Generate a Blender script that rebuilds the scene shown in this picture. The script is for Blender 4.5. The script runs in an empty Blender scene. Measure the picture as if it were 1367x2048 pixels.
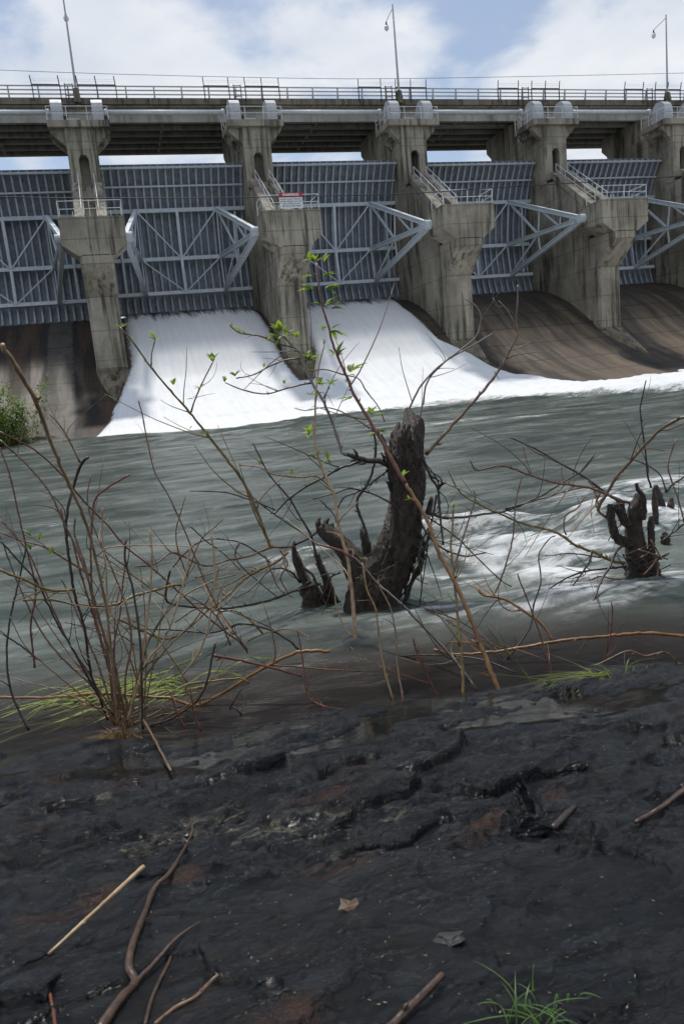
import bpy, bmesh, math, random
import numpy as np
random.seed(7)
rng = np.random.default_rng(11)
SC = bpy.context.scene
COL = SC.collection

# ------------------------------------------------------------------ camera
CAM = np.array([0.40, -59.60, 2.30])
FOC = 1534.0
_yaw, _pit, _rol = math.radians(14.97), math.radians(9.91), math.radians(5.29)
FW = np.array([math.sin(_yaw)*math.cos(_pit), math.cos(_yaw)*math.cos(_pit), -math.sin(_pit)])
_rt = np.array([math.cos(_yaw), -math.sin(_yaw), 0.0])
_dn = np.cross(FW, _rt)
RT = math.cos(_rol)*_rt + math.sin(_rol)*_dn
DN = -math.sin(_rol)*_rt + math.cos(_rol)*_dn
from mathutils import Matrix, Vector
cam_d = bpy.data.cameras.new('camera')
cam = bpy.data.objects.new('camera', cam_d); COL.objects.link(cam)
cam_d.sensor_fit = 'VERTICAL'; cam_d.sensor_height = 36.0; cam_d.sensor_width = 24.0
cam_d.lens = 36.0*FOC/2048.0
cam_d.clip_start = 0.05; cam_d.clip_end = 6000
cam_d.dof.use_dof = True; cam_d.dof.focus_distance = 7.0; cam_d.dof.aperture_fstop = 10.0
_m = Matrix.Identity(4)
for i in range(3):
    _m[i][0], _m[i][1], _m[i][2], _m[i][3] = RT[i], -DN[i], -FW[i], CAM[i]
cam.matrix_world = _m
SC.camera = cam

# ------------------------------------------------------------------ light
SUN_EL, SUN_AZ = 63.5, 2.0            # behind the dam, slightly to the right (azimuth from +Y towards +X)
SC.view_settings.view_transform = 'Standard'; SC.view_settings.look = 'None'
SC.view_settings.exposure = -0.1; SC.view_settings.gamma = 1.0
W = bpy.data.worlds.new('World'); SC.world = W; W.use_nodes = True
def build_world():
    nt = W.node_tree; N = nt.nodes; L = nt.links; N.clear()
    out = N.new('ShaderNodeOutputWorld'); bg = N.new('ShaderNodeBackground')
    sky = N.new('ShaderNodeTexSky'); sky.sky_type = 'NISHITA'; sky.sun_disc = False
    sky.sun_elevation = math.radians(SUN_EL); sky.sun_rotation = math.radians(SUN_AZ)
    sky.air_density = 1.0; sky.dust_density = 0.6; sky.ozone_density = 1.6
    tc = N.new('ShaderNodeTexCoord'); sep = N.new('ShaderNodeSeparateXYZ')
    L.new(tc.outputs['Generated'], sep.inputs[0])
    mx = N.new('ShaderNodeMath'); mx.operation = 'MAXIMUM'; mx.inputs[1].default_value = 0.0
    L.new(sep.outputs['Z'], mx.inputs[0])
    ad = N.new('ShaderNodeMath'); ad.operation = 'ADD'; ad.inputs[1].default_value = 0.28
    L.new(mx.outputs[0], ad.inputs[0])
    dv = N.new('ShaderNodeVectorMath'); dv.operation = 'DIVIDE'
    cb = N.new('ShaderNodeCombineXYZ')
    for k in range(3): L.new(ad.outputs[0], cb.inputs[k])
    L.new(tc.outputs['Generated'], dv.inputs[0]); L.new(cb.outputs[0], dv.inputs[1])
    mp = N.new('ShaderNodeMapping'); mp.inputs['Location'].default_value = (-2.830, 4.655, -0.383); mp.inputs['Scale'].default_value = (1.0, 1.0, 1.6)
    L.new(dv.outputs[0], mp.inputs[0])
    nz = N.new('ShaderNodeTexNoise'); nz.inputs['Scale'].default_value = 3.0; nz.inputs['Detail'].default_value = 9
    nz.inputs['Roughness'].default_value = 0.52; nz.inputs['Distortion'].default_value = 0.25
    L.new(mp.outputs[0], nz.inputs['Vector'])
    rp = N.new('ShaderNodeValToRGB'); rp.color_ramp.interpolation = 'EASE'
    rp.color_ramp.elements[0].position = 0.42; rp.color_ramp.elements[0].color = (0.24,)*3+(1,)
    rp.color_ramp.elements[1].position = 0.585; rp.color_ramp.elements[1].color = (1,)*3+(1,)
    L.new(nz.outputs['Fac'], rp.inputs[0])
    nz2 = N.new('ShaderNodeTexNoise'); nz2.inputs['Scale'].default_value = 5.5; nz2.inputs['Detail'].default_value = 6
    L.new(mp.outputs[0], nz2.inputs['Vector'])
    cr = N.new('ShaderNodeValToRGB')
    cr.color_ramp.elements[0].position = 0.3; cr.color_ramp.elements[0].color = (6.3, 6.8, 7.6, 1)
    cr.color_ramp.elements[1].position = 0.7; cr.color_ramp.elements[1].color = (8.0, 8.3, 8.7, 1)
    L.new(nz2.outputs['Fac'], cr.inputs[0])
    def mr(src, a, b, c, d):
        n = N.new('ShaderNodeMapRange'); n.interpolation_type = 'SMOOTHSTEP'; L.new(src, n.inputs[0])
        for k, v in zip((1,2,3,4), (a,b,c,d)): n.inputs[k].default_value = v
        return n.outputs[0]
    def mm(op, a, b):
        n = N.new('ShaderNodeMath'); n.operation = op
        for k, v in ((0,a),(1,b)):
            if hasattr(v, 'is_output'): L.new(v, n.inputs[k])
            else: n.inputs[k].default_value = v
        return n.outputs[0]
    clear = mm('MULTIPLY', mr(sep.outputs['Z'], .40, .56, 0, .85), mr(sep.outputs['Y'], -.15, .35, 0, 1))
    cover = mm('MULTIPLY', rp.outputs[0], mm('SUBTRACT', 1.0, clear))
    mix = N.new('ShaderNodeMixRGB'); L.new(cover, mix.inputs[0]); L.new(sky.outputs[0], mix.inputs[1]); L.new(cr.outputs[0], mix.inputs[2])
    L.new(mix.outputs[0], bg.inputs[0]); bg.inputs[1].default_value = 0.115
    L.new(bg.outputs[0], out.inputs[0])
build_world()
sun_d = bpy.data.lights.new('sun', 'SUN'); sun_d.energy = 3.4; sun_d.angle = math.radians(4.0); sun_d.color = (1.0, 0.955, 0.88)
sun = bpy.data.objects.new('sun', sun_d); COL.objects.link(sun)
_e, _a = math.radians(SUN_EL), math.radians(SUN_AZ)
_sd = Vector((math.sin(_a)*math.cos(_e), math.cos(_a)*math.cos(_e), math.sin(_e)))
sun.rotation_euler = _sd.to_track_quat('Z', 'Y').to_euler()
sun.location = (0, 40, 80)

# ------------------------------------------------------------------ pixels of the survey photo -> world
def ray(x, y): return FW + (x-683.5)/FOC*RT + (y-1024)/FOC*DN
def at_z(x, y, z): v = ray(x, y); return CAM + v*(z-CAM[2])/v[2]
def at_y(x, y, Y): v = ray(x, y); return CAM + v*(Y-CAM[1])/v[1]
def at_d(x, y, d): return CAM + ray(x, y)*d
def dep(P): return float((np.asarray(P)-CAM) @ FW)

# ------------------------------------------------------------------ numpy noise
def _hash(ix, iy, seed):
    h = (ix.astype(np.int64)*374761393 + iy.astype(np.int64)*668265263 + seed*1442695041) & 0xffffffff
    h = ((h ^ (h >> 13))*1274126177) & 0xffffffff
    return ((h ^ (h >> 16)) & 0xffff)/65535.0
def vnoise(x, y, seed=0):
    x = np.asarray(x, float); y = np.asarray(y, float)
    ix, iy = np.floor(x), np.floor(y); fx, fy = x-ix, y-iy
    fx = fx*fx*fx*(fx*(fx*6-15)+10); fy = fy*fy*fy*(fy*(fy*6-15)+10)
    a, b = _hash(ix, iy, seed), _hash(ix+1, iy, seed); c, d = _hash(ix, iy+1, seed), _hash(ix+1, iy+1, seed)
    return (a+(b-a)*fx + (c+(d-c)*fx - a-(b-a)*fx)*fy)*2-1
def fbm(x, y, octv=4, seed=0, gain=.5, lac=2.03):
    s = 0; a = 1; n = 0
    for o in range(octv):
        s = s + a*vnoise(x*lac**o + o*17.3, y*lac**o - o*9.1, seed+o); n += a; a *= gain
    return s/n
def ridged(x, y, octv=4, seed=0, gain=.5):
    s = 0; a = 1; n = 0
    for o in range(octv):
        s = s + a*(1-2*np.abs(vnoise(x*2.05**o+o*7.7, y*2.05**o+o*3.3, seed+o))); n += a; a *= gain
    return s/n
def plates(u, v, seed):
    iu, iv = np.floor(u), np.floor(v); f1 = np.full(u.shape, 9.0); out = np.zeros(u.shape)
    for a in (-1,0,1):
        for b in (-1,0,1):
            ju, jv = iu+a, iv+b; du = u-(ju+.15+.7*_hash(ju, jv, seed)); dv = v-(jv+.15+.7*_hash(ju, jv, seed+1)); d = du*du+dv*dv
            z = (_hash(ju, jv, seed+2)-.5) + (_hash(ju, jv, seed+3)-.5)*1.3*du + (_hash(ju, jv, seed+4)-.5)*1.3*dv
            m = d < f1; out = np.where(m, z, out); f1 = np.where(m, d, f1)
    return out
def sstep(a, b, x): t = np.clip((x-a)/(b-a), 0, 1); return t*t*(3-2*t)

# ------------------------------------------------------------------ materials
def newmat(name):
    m = bpy.data.materials.new(name); m.use_nodes = True
    m.node_tree.nodes.clear(); return m, m.node_tree.nodes, m.node_tree.links
class G:
    """small node graph helper"""
    def __init__(s, name): s.m, s.N, s.L = newmat(name)
    def node(s, t, **kw):
        n = s.N.new(t)
        for k, v in kw.items(): setattr(n, k, v)
        return n
    def put(s, sock, v):
        if hasattr(v, 'is_output'): s.L.new(v, sock)
        elif v is not None:
            try: sock.default_value = v
            except Exception: sock.default_value = tuple(v)+(1,) if len(v) == 3 else v
    def pos(s): return s.node('ShaderNodeNewGeometry').outputs['Position']
    def objc(s): return s.node('ShaderNodeTexCoord').outputs['Object']
    def mapv(s, v, scale=(1,1,1), loc=(0,0,0), rot=(0,0,0)):
        n = s.node('ShaderNodeMapping'); s.L.new(v, n.inputs[0]); n.inputs['Scale'].default_value = scale; n.inputs['Location'].default_value = loc; n.inputs['Rotation'].default_value = rot
        return n.outputs[0]
    def noise(s, v, scale=1, detail=5, rough=.55, dist=0):
        n = s.node('ShaderNodeTexNoise'); s.L.new(v, n.inputs['Vector']); n.inputs['Scale'].default_value = scale
        n.inputs['Detail'].default_value = detail; n.inputs['Roughness'].default_value = rough; n.inputs['Distortion'].default_value = dist
        return n.outputs['Fac']
    def ramp(s, f, a, b, ca=0.0, cb=1.0):
        n = s.node('ShaderNodeMapRange'); n.interpolation_type = 'SMOOTHSTEP'; s.put(n.inputs[0], f)
        n.inputs[1].default_value = a; n.inputs[2].default_value = b; n.inputs[3].default_value = ca; n.inputs[4].default_value = cb
        return n.outputs[0]
    def math(s, op, a, b=None):
        n = s.node('ShaderNodeMath', operation=op); s.put(n.inputs[0], a)
        if b is not None: s.put(n.inputs[1], b)
        return n.outputs[0]
    def mix(s, f, a, b, mode='MIX'):
        n = s.node('ShaderNodeMixRGB', blend_type=mode); s.put(n.inputs[0], f)
        for k, v in ((1, a), (2, b)):
            if hasattr(v, 'is_output'): s.L.new(v, n.inputs[k])
            else: n.inputs[k].default_value = tuple(v)+(1,)
        return n.outputs[0]
    def attr(s, name): return s.node('ShaderNodeAttribute', attribute_name=name).outputs['Fac']
    def sep(s, v):
        n = s.node('ShaderNodeSeparateXYZ'); s.L.new(v, n.inputs[0]); return n.outputs
    def bump(s, h, strength=.3, dist=.02, normal=None):
        n = s.node('ShaderNodeBump'); s.L.new(h, n.inputs['Height']); n.inputs['Strength'].default_value = strength; n.inputs['Distance'].default_value = dist
        if normal is not None: s.L.new(normal, n.inputs['Normal'])
        return n.outputs[0]
    def bsdf(s, col, rough=.6, metal=0, spec=.5, normal=None, coat=None):
        n = s.node('ShaderNodeBsdfPrincipled')
        s.put(n.inputs['Base Color'], col if hasattr(col, 'is_output') else tuple(col)+(1,))
        s.put(n.inputs['Roughness'], rough); s.put(n.inputs['Metallic'], metal); s.put(n.inputs['Specular IOR Level'], spec)
        if normal is not None: s.L.new(normal, n.inputs['Normal'])
        if coat is not None: n.inputs['Coat Weight'].default_value = coat; n.inputs['Coat Roughness'].default_value = .08
        return n.outputs[0]
    def out(s, sh):
        o = s.node('ShaderNodeOutputMaterial'); s.L.new(sh, o.inputs[0]); return s.m

def mat_concrete(name, light=(.43,.39,.315), mid=(.25,.225,.178), dark=(.045,.040,.033), streak=1.0, joints=()):
    g = G(name); P = g.pos()
    big = g.noise(g.mapv(P, (.35,.35,.28)), 1, 5, .6)
    c = g.mix(g.ramp(big, .35, .65), mid, light)
    fine = g.noise(P, 7, 6, .65)
    c = g.mix(g.ramp(fine, .35, .75, 0, .35), c, (.16,.145,.12))
    st = g.noise(g.mapv(P, (2.6,1.3,.14)), 1, 6, .62)
    lo = g.noise(g.mapv(P, (.5,.5,.22), (3.1,1.7,.4)), 1, 4, .6)
    f = g.math('MULTIPLY', g.ramp(st, .44, .62), g.ramp(lo, .38, .58, .12, 1.0))
    c = g.mix(g.math('MULTIPLY', f, .85*streak), c, dark)
    st2 = g.noise(g.mapv(P, (5,2.2,.5), (9,2,1)), 1, 5, .6)
    c = g.mix(g.ramp(st2, .6, .75, 0, .55), c, (.44,.41,.35))
    g_al = g.noise(g.mapv(P, (.6,.6,.3), (5,5,5)), 1, 4, .6)
    c = g.mix(g.ramp(g_al, .55, .72, 0, .35), c, (.17,.17,.10))
    z = g.sep(P)[2]
    for zj in joints:
        wob = g.math('ADD', z, g.math('MULTIPLY', g.math('SUBTRACT', fine, .5), .06))
        d = g.math('ABSOLUTE', g.math('SUBTRACT', wob, zj))
        c = g.mix(g.ramp(d, .015, .05, .5, 0), c, (.07,.064,.055))
    rs = g.noise(g.mapv(P, (3.4,1.5,.10), (21,4,7)), 1, 5, .6)
    c = g.mix(g.ramp(rs, .68, .76, 0, .55), c, (.16,.075,.03))
    h = g.noise(P, 22, 5, .6)
    return g.out(g.bsdf(c, .86, 0, .25, g.bump(h, .35, .02)))
def mat_chute():
    g = G('chute_concrete'); P = g.pos(); X, Y, Z = g.sep(P)
    wx = g.math('MULTIPLY', g.math('SUBTRACT', g.noise(g.mapv(P, (.5,.12,.12)), 1, 3), .5), 2.2)
    cx = g.node('ShaderNodeCombineXYZ'); g.L.new(g.math('ADD', X, wx), cx.inputs[0]); g.L.new(g.math('MULTIPLY', Y, .05), cx.inputs[1])
    n1 = g.noise(cx.outputs[0], .55, 5, .7)
    n2 = g.noise(g.mapv(cx.outputs[0], (1,1,1), (13,3,0)), .9, 4, .6)
    c = g.mix(g.ramp(n1, .36, .62), (.040,.033,.027), (.150,.112,.078))
    c = g.mix(g.ramp(n2, .52, .64, 0, .8), c, (.036,.034,.032))
    sp = g.noise(g.mapv(P, (2.5,.25,.25)), 1, 6, .7)
    c = g.mix(g.ramp(sp, .5, .75, 0, .5), c, (.045,.038,.03))
    gr = g.noise(g.mapv(P, (.9,.16,.16), (4,9,1)), 1, 4, .6)
    c = g.mix(g.ramp(gr, .58, .7, 0, .75), c, (.075,.085,.03))
    # dark wet growth towards the crest, ragged in long tongues
    tng = g.math('ADD', Y, g.math('MULTIPLY', g.math('SUBTRACT', g.noise(g.mapv(P, (1.6,.1,.1), (2,2,2)), 1, 5, .7), .5), 9))
    c = g.mix(g.ramp(tng, 5.5, 9.5, 0, .75), c, (.05,.042,.036))
    # rusty seepage left of the first pier and the pale patched strip in it
    left = g.ramp(X, -1.0, 1.2, 1, 0)
    rn = g.noise(g.mapv(P, (1.3,.15,.15), (1,7,3)), 1, 5, .65)
    lc = g.mix(g.ramp(rn, .38, .62), (.020,.017,.014), (.070,.042,.024))
    ex = g.math('ABSOLUTE', g.math('ADD', g.math('ADD', X, 3.75), g.math('MULTIPLY', g.math('SUBTRACT', g.noise(P, 2.2, 5, .7), .5), .8)))
    lc = g.mix(g.ramp(ex, 1.05, 1.7, .9, 0), lc, (.018,.018,.019))
    lc = g.mix(g.math('MULTIPLY', g.ramp(ex, .85, 1.02, 1, 0), g.ramp(g.noise(P, 1.3, 4), .25, .6, .5, 1)), lc, (.085,.077,.065))
    c = g.mix(left, c, lc)
    fine = g.noise(P, 9, 5, .65)
    c = g.mix(g.ramp(fine, .4, .8, 0, .4), c, (.02,.018,.016))
    for yj in (8.6, 5.9, 3.7, 1.35, -1.9, -5.2):
        d = g.math('ABSOLUTE', g.math('SUBTRACT', g.math('ADD', Y, g.math('MULTIPLY', g.math('SUBTRACT', fine, .5), .12)), yj))
        c = g.mix(g.ramp(d, .03, .09, .85, 0), c, (.018,.016,.015))
    h = g.noise(P, 14, 5, .6)
    return g.out(g.bsdf(c, g.ramp(n2, .3, .7, .75, .45), 0, .35, g.bump(h, .4, .03)))
def mat_paint(name, col, rough=.45, var=.35, streak=.5, metal=0.0, rust=0.0):
    g = G(name); P = g.pos()
    n = g.noise(P, 2.3, 6, .65); s = g.noise(g.mapv(P, (6,6,.5)), 1, 5, .6)
    dk = tuple(v*.45 for v in col)
    c = g.mix(g.ramp(n, .35, .7, 0, var), col, dk)
    c = g.mix(g.ramp(s, .5, .72, 0, streak), c, tuple(v*.35 for v in col))
    if rust: c = g.mix(g.ramp(g.noise(P, 3.1, 5, .7), .66, .74, 0, rust), c, (.13,.06,.025))
    return g.out(g.bsdf(c, g.ramp(n, .3, .7, rough, rough+.2), metal, .4))
def mat_plain(name, col, rough=.6, spec=.4, metal=0.0):
    g = G(name); P = g.pos(); n = g.noise(P, 9, 4)
    return g.out(g.bsdf(g.mix(g.ramp(n, .3, .7), tuple(v*.8 for v in col), tuple(min(1,v*1.12) for v in col)), rough, metal, spec))
def mat_twig(name, a, b, rough=.42, scale=30, wet=.55):
    g = G(name); P = g.pos()
    n = g.noise(P, scale, 5, .65); n2 = g.noise(P, 6, 3)
    c = g.mix(g.ramp(n, .3, .7), a, b)
    c = g.mix(g.ramp(n2, .45, .7, 0, .6), c, tuple(v*.4 for v in a))
    return g.out(g.bsdf(c, rough, 0, wet, g.bump(n, .5, .004)))
def mat_leaf(name, a, b, tr=.5):
    g = G(name); P = g.pos(); n = g.noise(P, 11, 3)
    c = g.mix(g.ramp(n, .35, .65), a, b)
    d = g.bsdf(c, .42, 0, .4); t = g.node('ShaderNodeBsdfTranslucent')
    tc = g.mix(1.0, c, (1.6,1.7,.7), 'MULTIPLY'); g.L.new(tc, t.inputs[0])
    m = g.node('ShaderNodeMixShader'); m.inputs[0].default_value = tr
    g.L.new(d, m.inputs[1]); g.L.new(t.outputs[0], m.inputs[2]); return g.out(m.outputs[0])
def mat_bark():
    g = G('wet_bark'); P = g.objc(); w = g.pos()
    v = g.noise(g.mapv(w, (30,30,12)), 1, 8, .78, .9); n = g.noise(w, 5, 4)
    c = g.mix(g.ramp(v, .35, .72), (.011,.007,.005), (.115,.075,.048))
    c = g.mix(g.ramp(n, .55, .75, 0, .5), c, (.05,.03,.018))
    z = g.sep(w)[2]
    c = g.mix(g.ramp(g.math('ADD', z, g.math('MULTIPLY', g.noise(w, 6, 4), .5)), 1.75, 2.1, 0, .7), c, (.10,.08,.06))
    return g.out(g.bsdf(c, g.ramp(n, .3, .7, .55, .22), 0, .6, g.bump(v, 1.0, .05)))
def mat_rock():
    g = G('wet_slate'); P = g.pos()
    st = g.noise(g.mapv(P, (5,14,30), rot=(0,0,.35)), 1, 8, .68, .4)
    n = g.noise(P, 2.2, 6, .65); n2 = g.noise(g.mapv(P, (1,1.7,1), (4,4,4)), 3.3, 6, .7, .5)
    c = g.mix(g.ramp(st, .3, .7), (.0026,.0035,.0048), (.017,.0208,.0268))
    c = g.mix(g.ramp(n, .56, .70, 0, .6), c, (.024,.013,.008))
    c = g.mix(g.math('MULTIPLY', g.ramp(n2, .62, .74), .3), c, (.04,.042,.03))
    vein = g.attr('vein')
    c = g.mix(g.math('MULTIPLY', vein, g.ramp(g.noise(g.mapv(P, (6,12,12)), 1, 6, .75, 1.0), .48, .70)), c, (.21,.20,.135))
    rust = g.attr('rust')
    c = g.mix(g.math('MULTIPLY', rust, g.ramp(g.noise(P, 9, 6, .7), .35, .65, .1, .9)), c, (.062,.029,.014))
    fine = g.noise(g.mapv(P, (40,80,80), rot=(0,0,.35)), 1, 6, .7)
    wv = g.node('ShaderNodeVectorMath', operation='ADD'); nv = g.node('ShaderNodeTexNoise'); g.L.new(P, nv.inputs['Vector']); nv.inputs['Scale'].default_value = 5; nv.inputs['Detail'].default_value = 5
    sc = g.node('ShaderNodeVectorMath', operation='SCALE'); g.L.new(nv.outputs['Color'], sc.inputs[0]); sc.inputs['Scale'].default_value = .22
    g.L.new(P, wv.inputs[0]); g.L.new(sc.outputs[0], wv.inputs[1])
    vo = g.node('ShaderNodeTexVoronoi', feature='DISTANCE_TO_EDGE'); g.L.new(g.mapv(wv.outputs[0], (3.2,6.5,8), rot=(0,0,.35)), vo.inputs['Vector']); vo.inputs['Scale'].default_value = 1.0
    vo2 = g.node('ShaderNodeTexVoronoi', feature='DISTANCE_TO_EDGE'); g.L.new(g.mapv(wv.outputs[0], (11,26,26), rot=(0,0,.35)), vo2.inputs['Vector']); vo2.inputs['Scale'].default_value = 1.0
    cr1 = g.ramp(vo.outputs['Distance'], .0, .04, .35, 1); cr2 = g.ramp(vo2.outputs['Distance'], 0, .06, .72, 1)
    crm = g.math('MULTIPLY', g.math('MAXIMUM', cr1, g.ramp(n, .45, .6)), g.math('MAXIMUM', cr2, g.ramp(n2, .4, .6)))
    c = g.mix(g.math('SUBTRACT', 1.0, crm), c, (.0015,.0015,.0017))
    sp = g.noise(P, 130, 2, .5); c = g.mix(g.ramp(sp, .70, .78, 0, .5), c, (.06,.06,.05))
    b1 = g.bump(st, 1.0, .045); b2 = g.bump(fine, 1.0, .012, b1); b2 = g.bump(crm, .8, .012, b2)
    r = g.ramp(g.noise(P, 4.5, 6, .65), .38, .62, .05, .24)
    return g.out(g.bsdf(c, r, 0, .38, b2))
def mat_river():
    g = G('river_water'); P = g.pos()
    foam, depth = g.attr('foam'), g.attr('depth')
    sv = g.mapv(P, (.42,.85,1), rot=(0,0,-.25))
    s1 = g.noise(sv, 1.0, 8, .64, 1.3); s2 = g.noise(g.mapv(P, (1.5,2.9,1), rot=(0,0,-.3)), 1, 7, .66, 1.4)
    body = g.mix(g.ramp(s1, .35, .68), (.055,.074,.064), (.175,.198,.175))
    pt = g.noise(g.mapv(P, (.22,.75,1), (7,2,0), (0,0,-.12)), 1, 5, .6, .4); body = g.mix(g.ramp(pt, .36, .64, .75, 0), body, (.022,.034,.030))
    wisps = g.math('MULTIPLY', g.ramp(s2, .5, .78), g.ramp(s1, .38, .62, .1, .6))
    body = g.mix(wisps, body, (.30,.34,.34))
    fn = g.math('ADD', g.math('MULTIPLY', g.noise(g.mapv(P, (1.6,5.2,3), rot=(0,0,-.95)), 1, 8, .68, 1.0), .6), g.math('MULTIPLY', g.noise(g.mapv(P, (.9,1.6,1)), 1, 7, .7, .6), .4))
    fn = g.ramp(fn, .33, .67)
    ff = g.ramp(g.math('ADD', foam, g.math('MULTIPLY', g.math('SUBTRACT', fn, .5), g.ramp(foam, 0, .45, 0, .85))), .10, 1.0)
    body = g.mix(ff, body, (.72,.74,.75))
    shal = g.ramp(depth, .0, .7)
    body = g.mix(g.math('MULTIPLY', g.ramp(depth, .1, 1.0, 1, 0), g.math('SUBTRACT', 1.0, ff)), body, (.050,.038,.030))
    bn = g.bump(s2, .34, .09); bn = g.bump(g.noise(g.mapv(P, (4,9,5), rot=(0,0,-.3)), 1, 5, .6, .8), .22, .022, bn)
    d = g.bsdf(body, .3, 0, .0, bn)
    tr = g.node('ShaderNodeBsdfTransparent'); tr.inputs[0].default_value = (.62,.56,.46,1)
    a = g.math('MAXIMUM', g.ramp(depth, -.05, .9, .18, 1.0), ff)
    m1 = g.node('ShaderNodeMixShader'); g.L.new(a, m1.inputs[0]); g.L.new(tr.outputs[0], m1.inputs[1]); g.L.new(d, m1.inputs[2])
    gl = g.node('ShaderNodeBsdfGlossy'); g.put(gl.inputs['Roughness'], g.ramp(ff, 0, 1, .20, .6)); g.L.new(bn, gl.inputs['Normal'])
    fr = g.node('ShaderNodeFresnel'); fr.inputs['IOR'].default_value = 1.33; g.L.new(bn, fr.inputs['Normal'])
    m2 = g.node('ShaderNodeMixShader'); g.L.new(g.math('MULTIPLY', fr.outputs[0], g.ramp(ff, 0, 1, .62, .12)), m2.inputs[0]); g.L.new(m1.outputs[0], m2.inputs[1]); g.L.new(gl.outputs[0], m2.inputs[2])
    return g.out(m2.outputs[0])
def mat_white_water():
    g = G('white_water'); P = g.pos()
    s = g.noise(g.mapv(P, (3.2,.16,.16)), 1, 7, .66, .3); s2 = g.noise(g.mapv(P, (9,.9,.9)), 1, 6, .7)
    c = g.mix(g.ramp(s, .3, .62, .34, 0), (.80,.81,.82), (.56,.60,.62))
    c = g.mix(g.ramp(s2, .55, .8, 0, .15), c, (.60,.64,.66))
    lip = g.attr('lip')
    lf = g.ramp(g.math('ADD', lip, g.math('MULTIPLY', g.math('SUBTRACT', g.noise(g.mapv(P, (2.2,.16,.16), (3,0,0)), 1, 7, .72), .5), 1.6)), .55, 1.08)
    c = g.mix(lf, c, (.045,.044,.042))
    thin = g.attr('thin')
    h = g.noise(g.mapv(P, (5,.7,.7)), 1, 6, .65)
    d = g.bsdf(c, .75, 0, .25, g.bump(h, .28, .06))
    tr = g.node('ShaderNodeBsdfTransparent')
    m = g.node('ShaderNodeMixShader')
    en = g.noise(g.mapv(P, (3,2,2)), 1, 8, .75)
    g.L.new(g.ramp(g.math('ADD', thin, g.math('MULTIPLY', g.math('SUBTRACT', en, .5), .9)), .2, .62), m.inputs[0])
    g.L.new(tr.outputs[0], m.inputs[1]); g.L.new(d, m.inputs[2])
    return g.out(m.outputs[0])
def mat_film():
    g = G('thin_water_film'); P = g.pos()
    n = g.noise(g.mapv(P, (3,6,4)), 1, 5, .6)
    bn = g.bump(n, .35, .02)
    tr = g.node('ShaderNodeBsdfTransparent'); tr.inputs[0].default_value = (.86,.82,.75,1)
    gl = g.node('ShaderNodeBsdfGlossy'); gl.inputs['Roughness'].default_value = .1; g.L.new(bn, gl.inputs['Normal'])
    fr = g.node('ShaderNodeFresnel'); fr.inputs['IOR'].default_value = 1.33; g.L.new(bn, fr.inputs['Normal'])
    m = g.node('ShaderNodeMixShader'); g.L.new(fr.outputs[0], m.inputs[0]); g.L.new(tr.outputs[0], m.inputs[1]); g.L.new(gl.outputs[0], m.inputs[2])
    return g.out(m.outputs[0])

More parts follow.
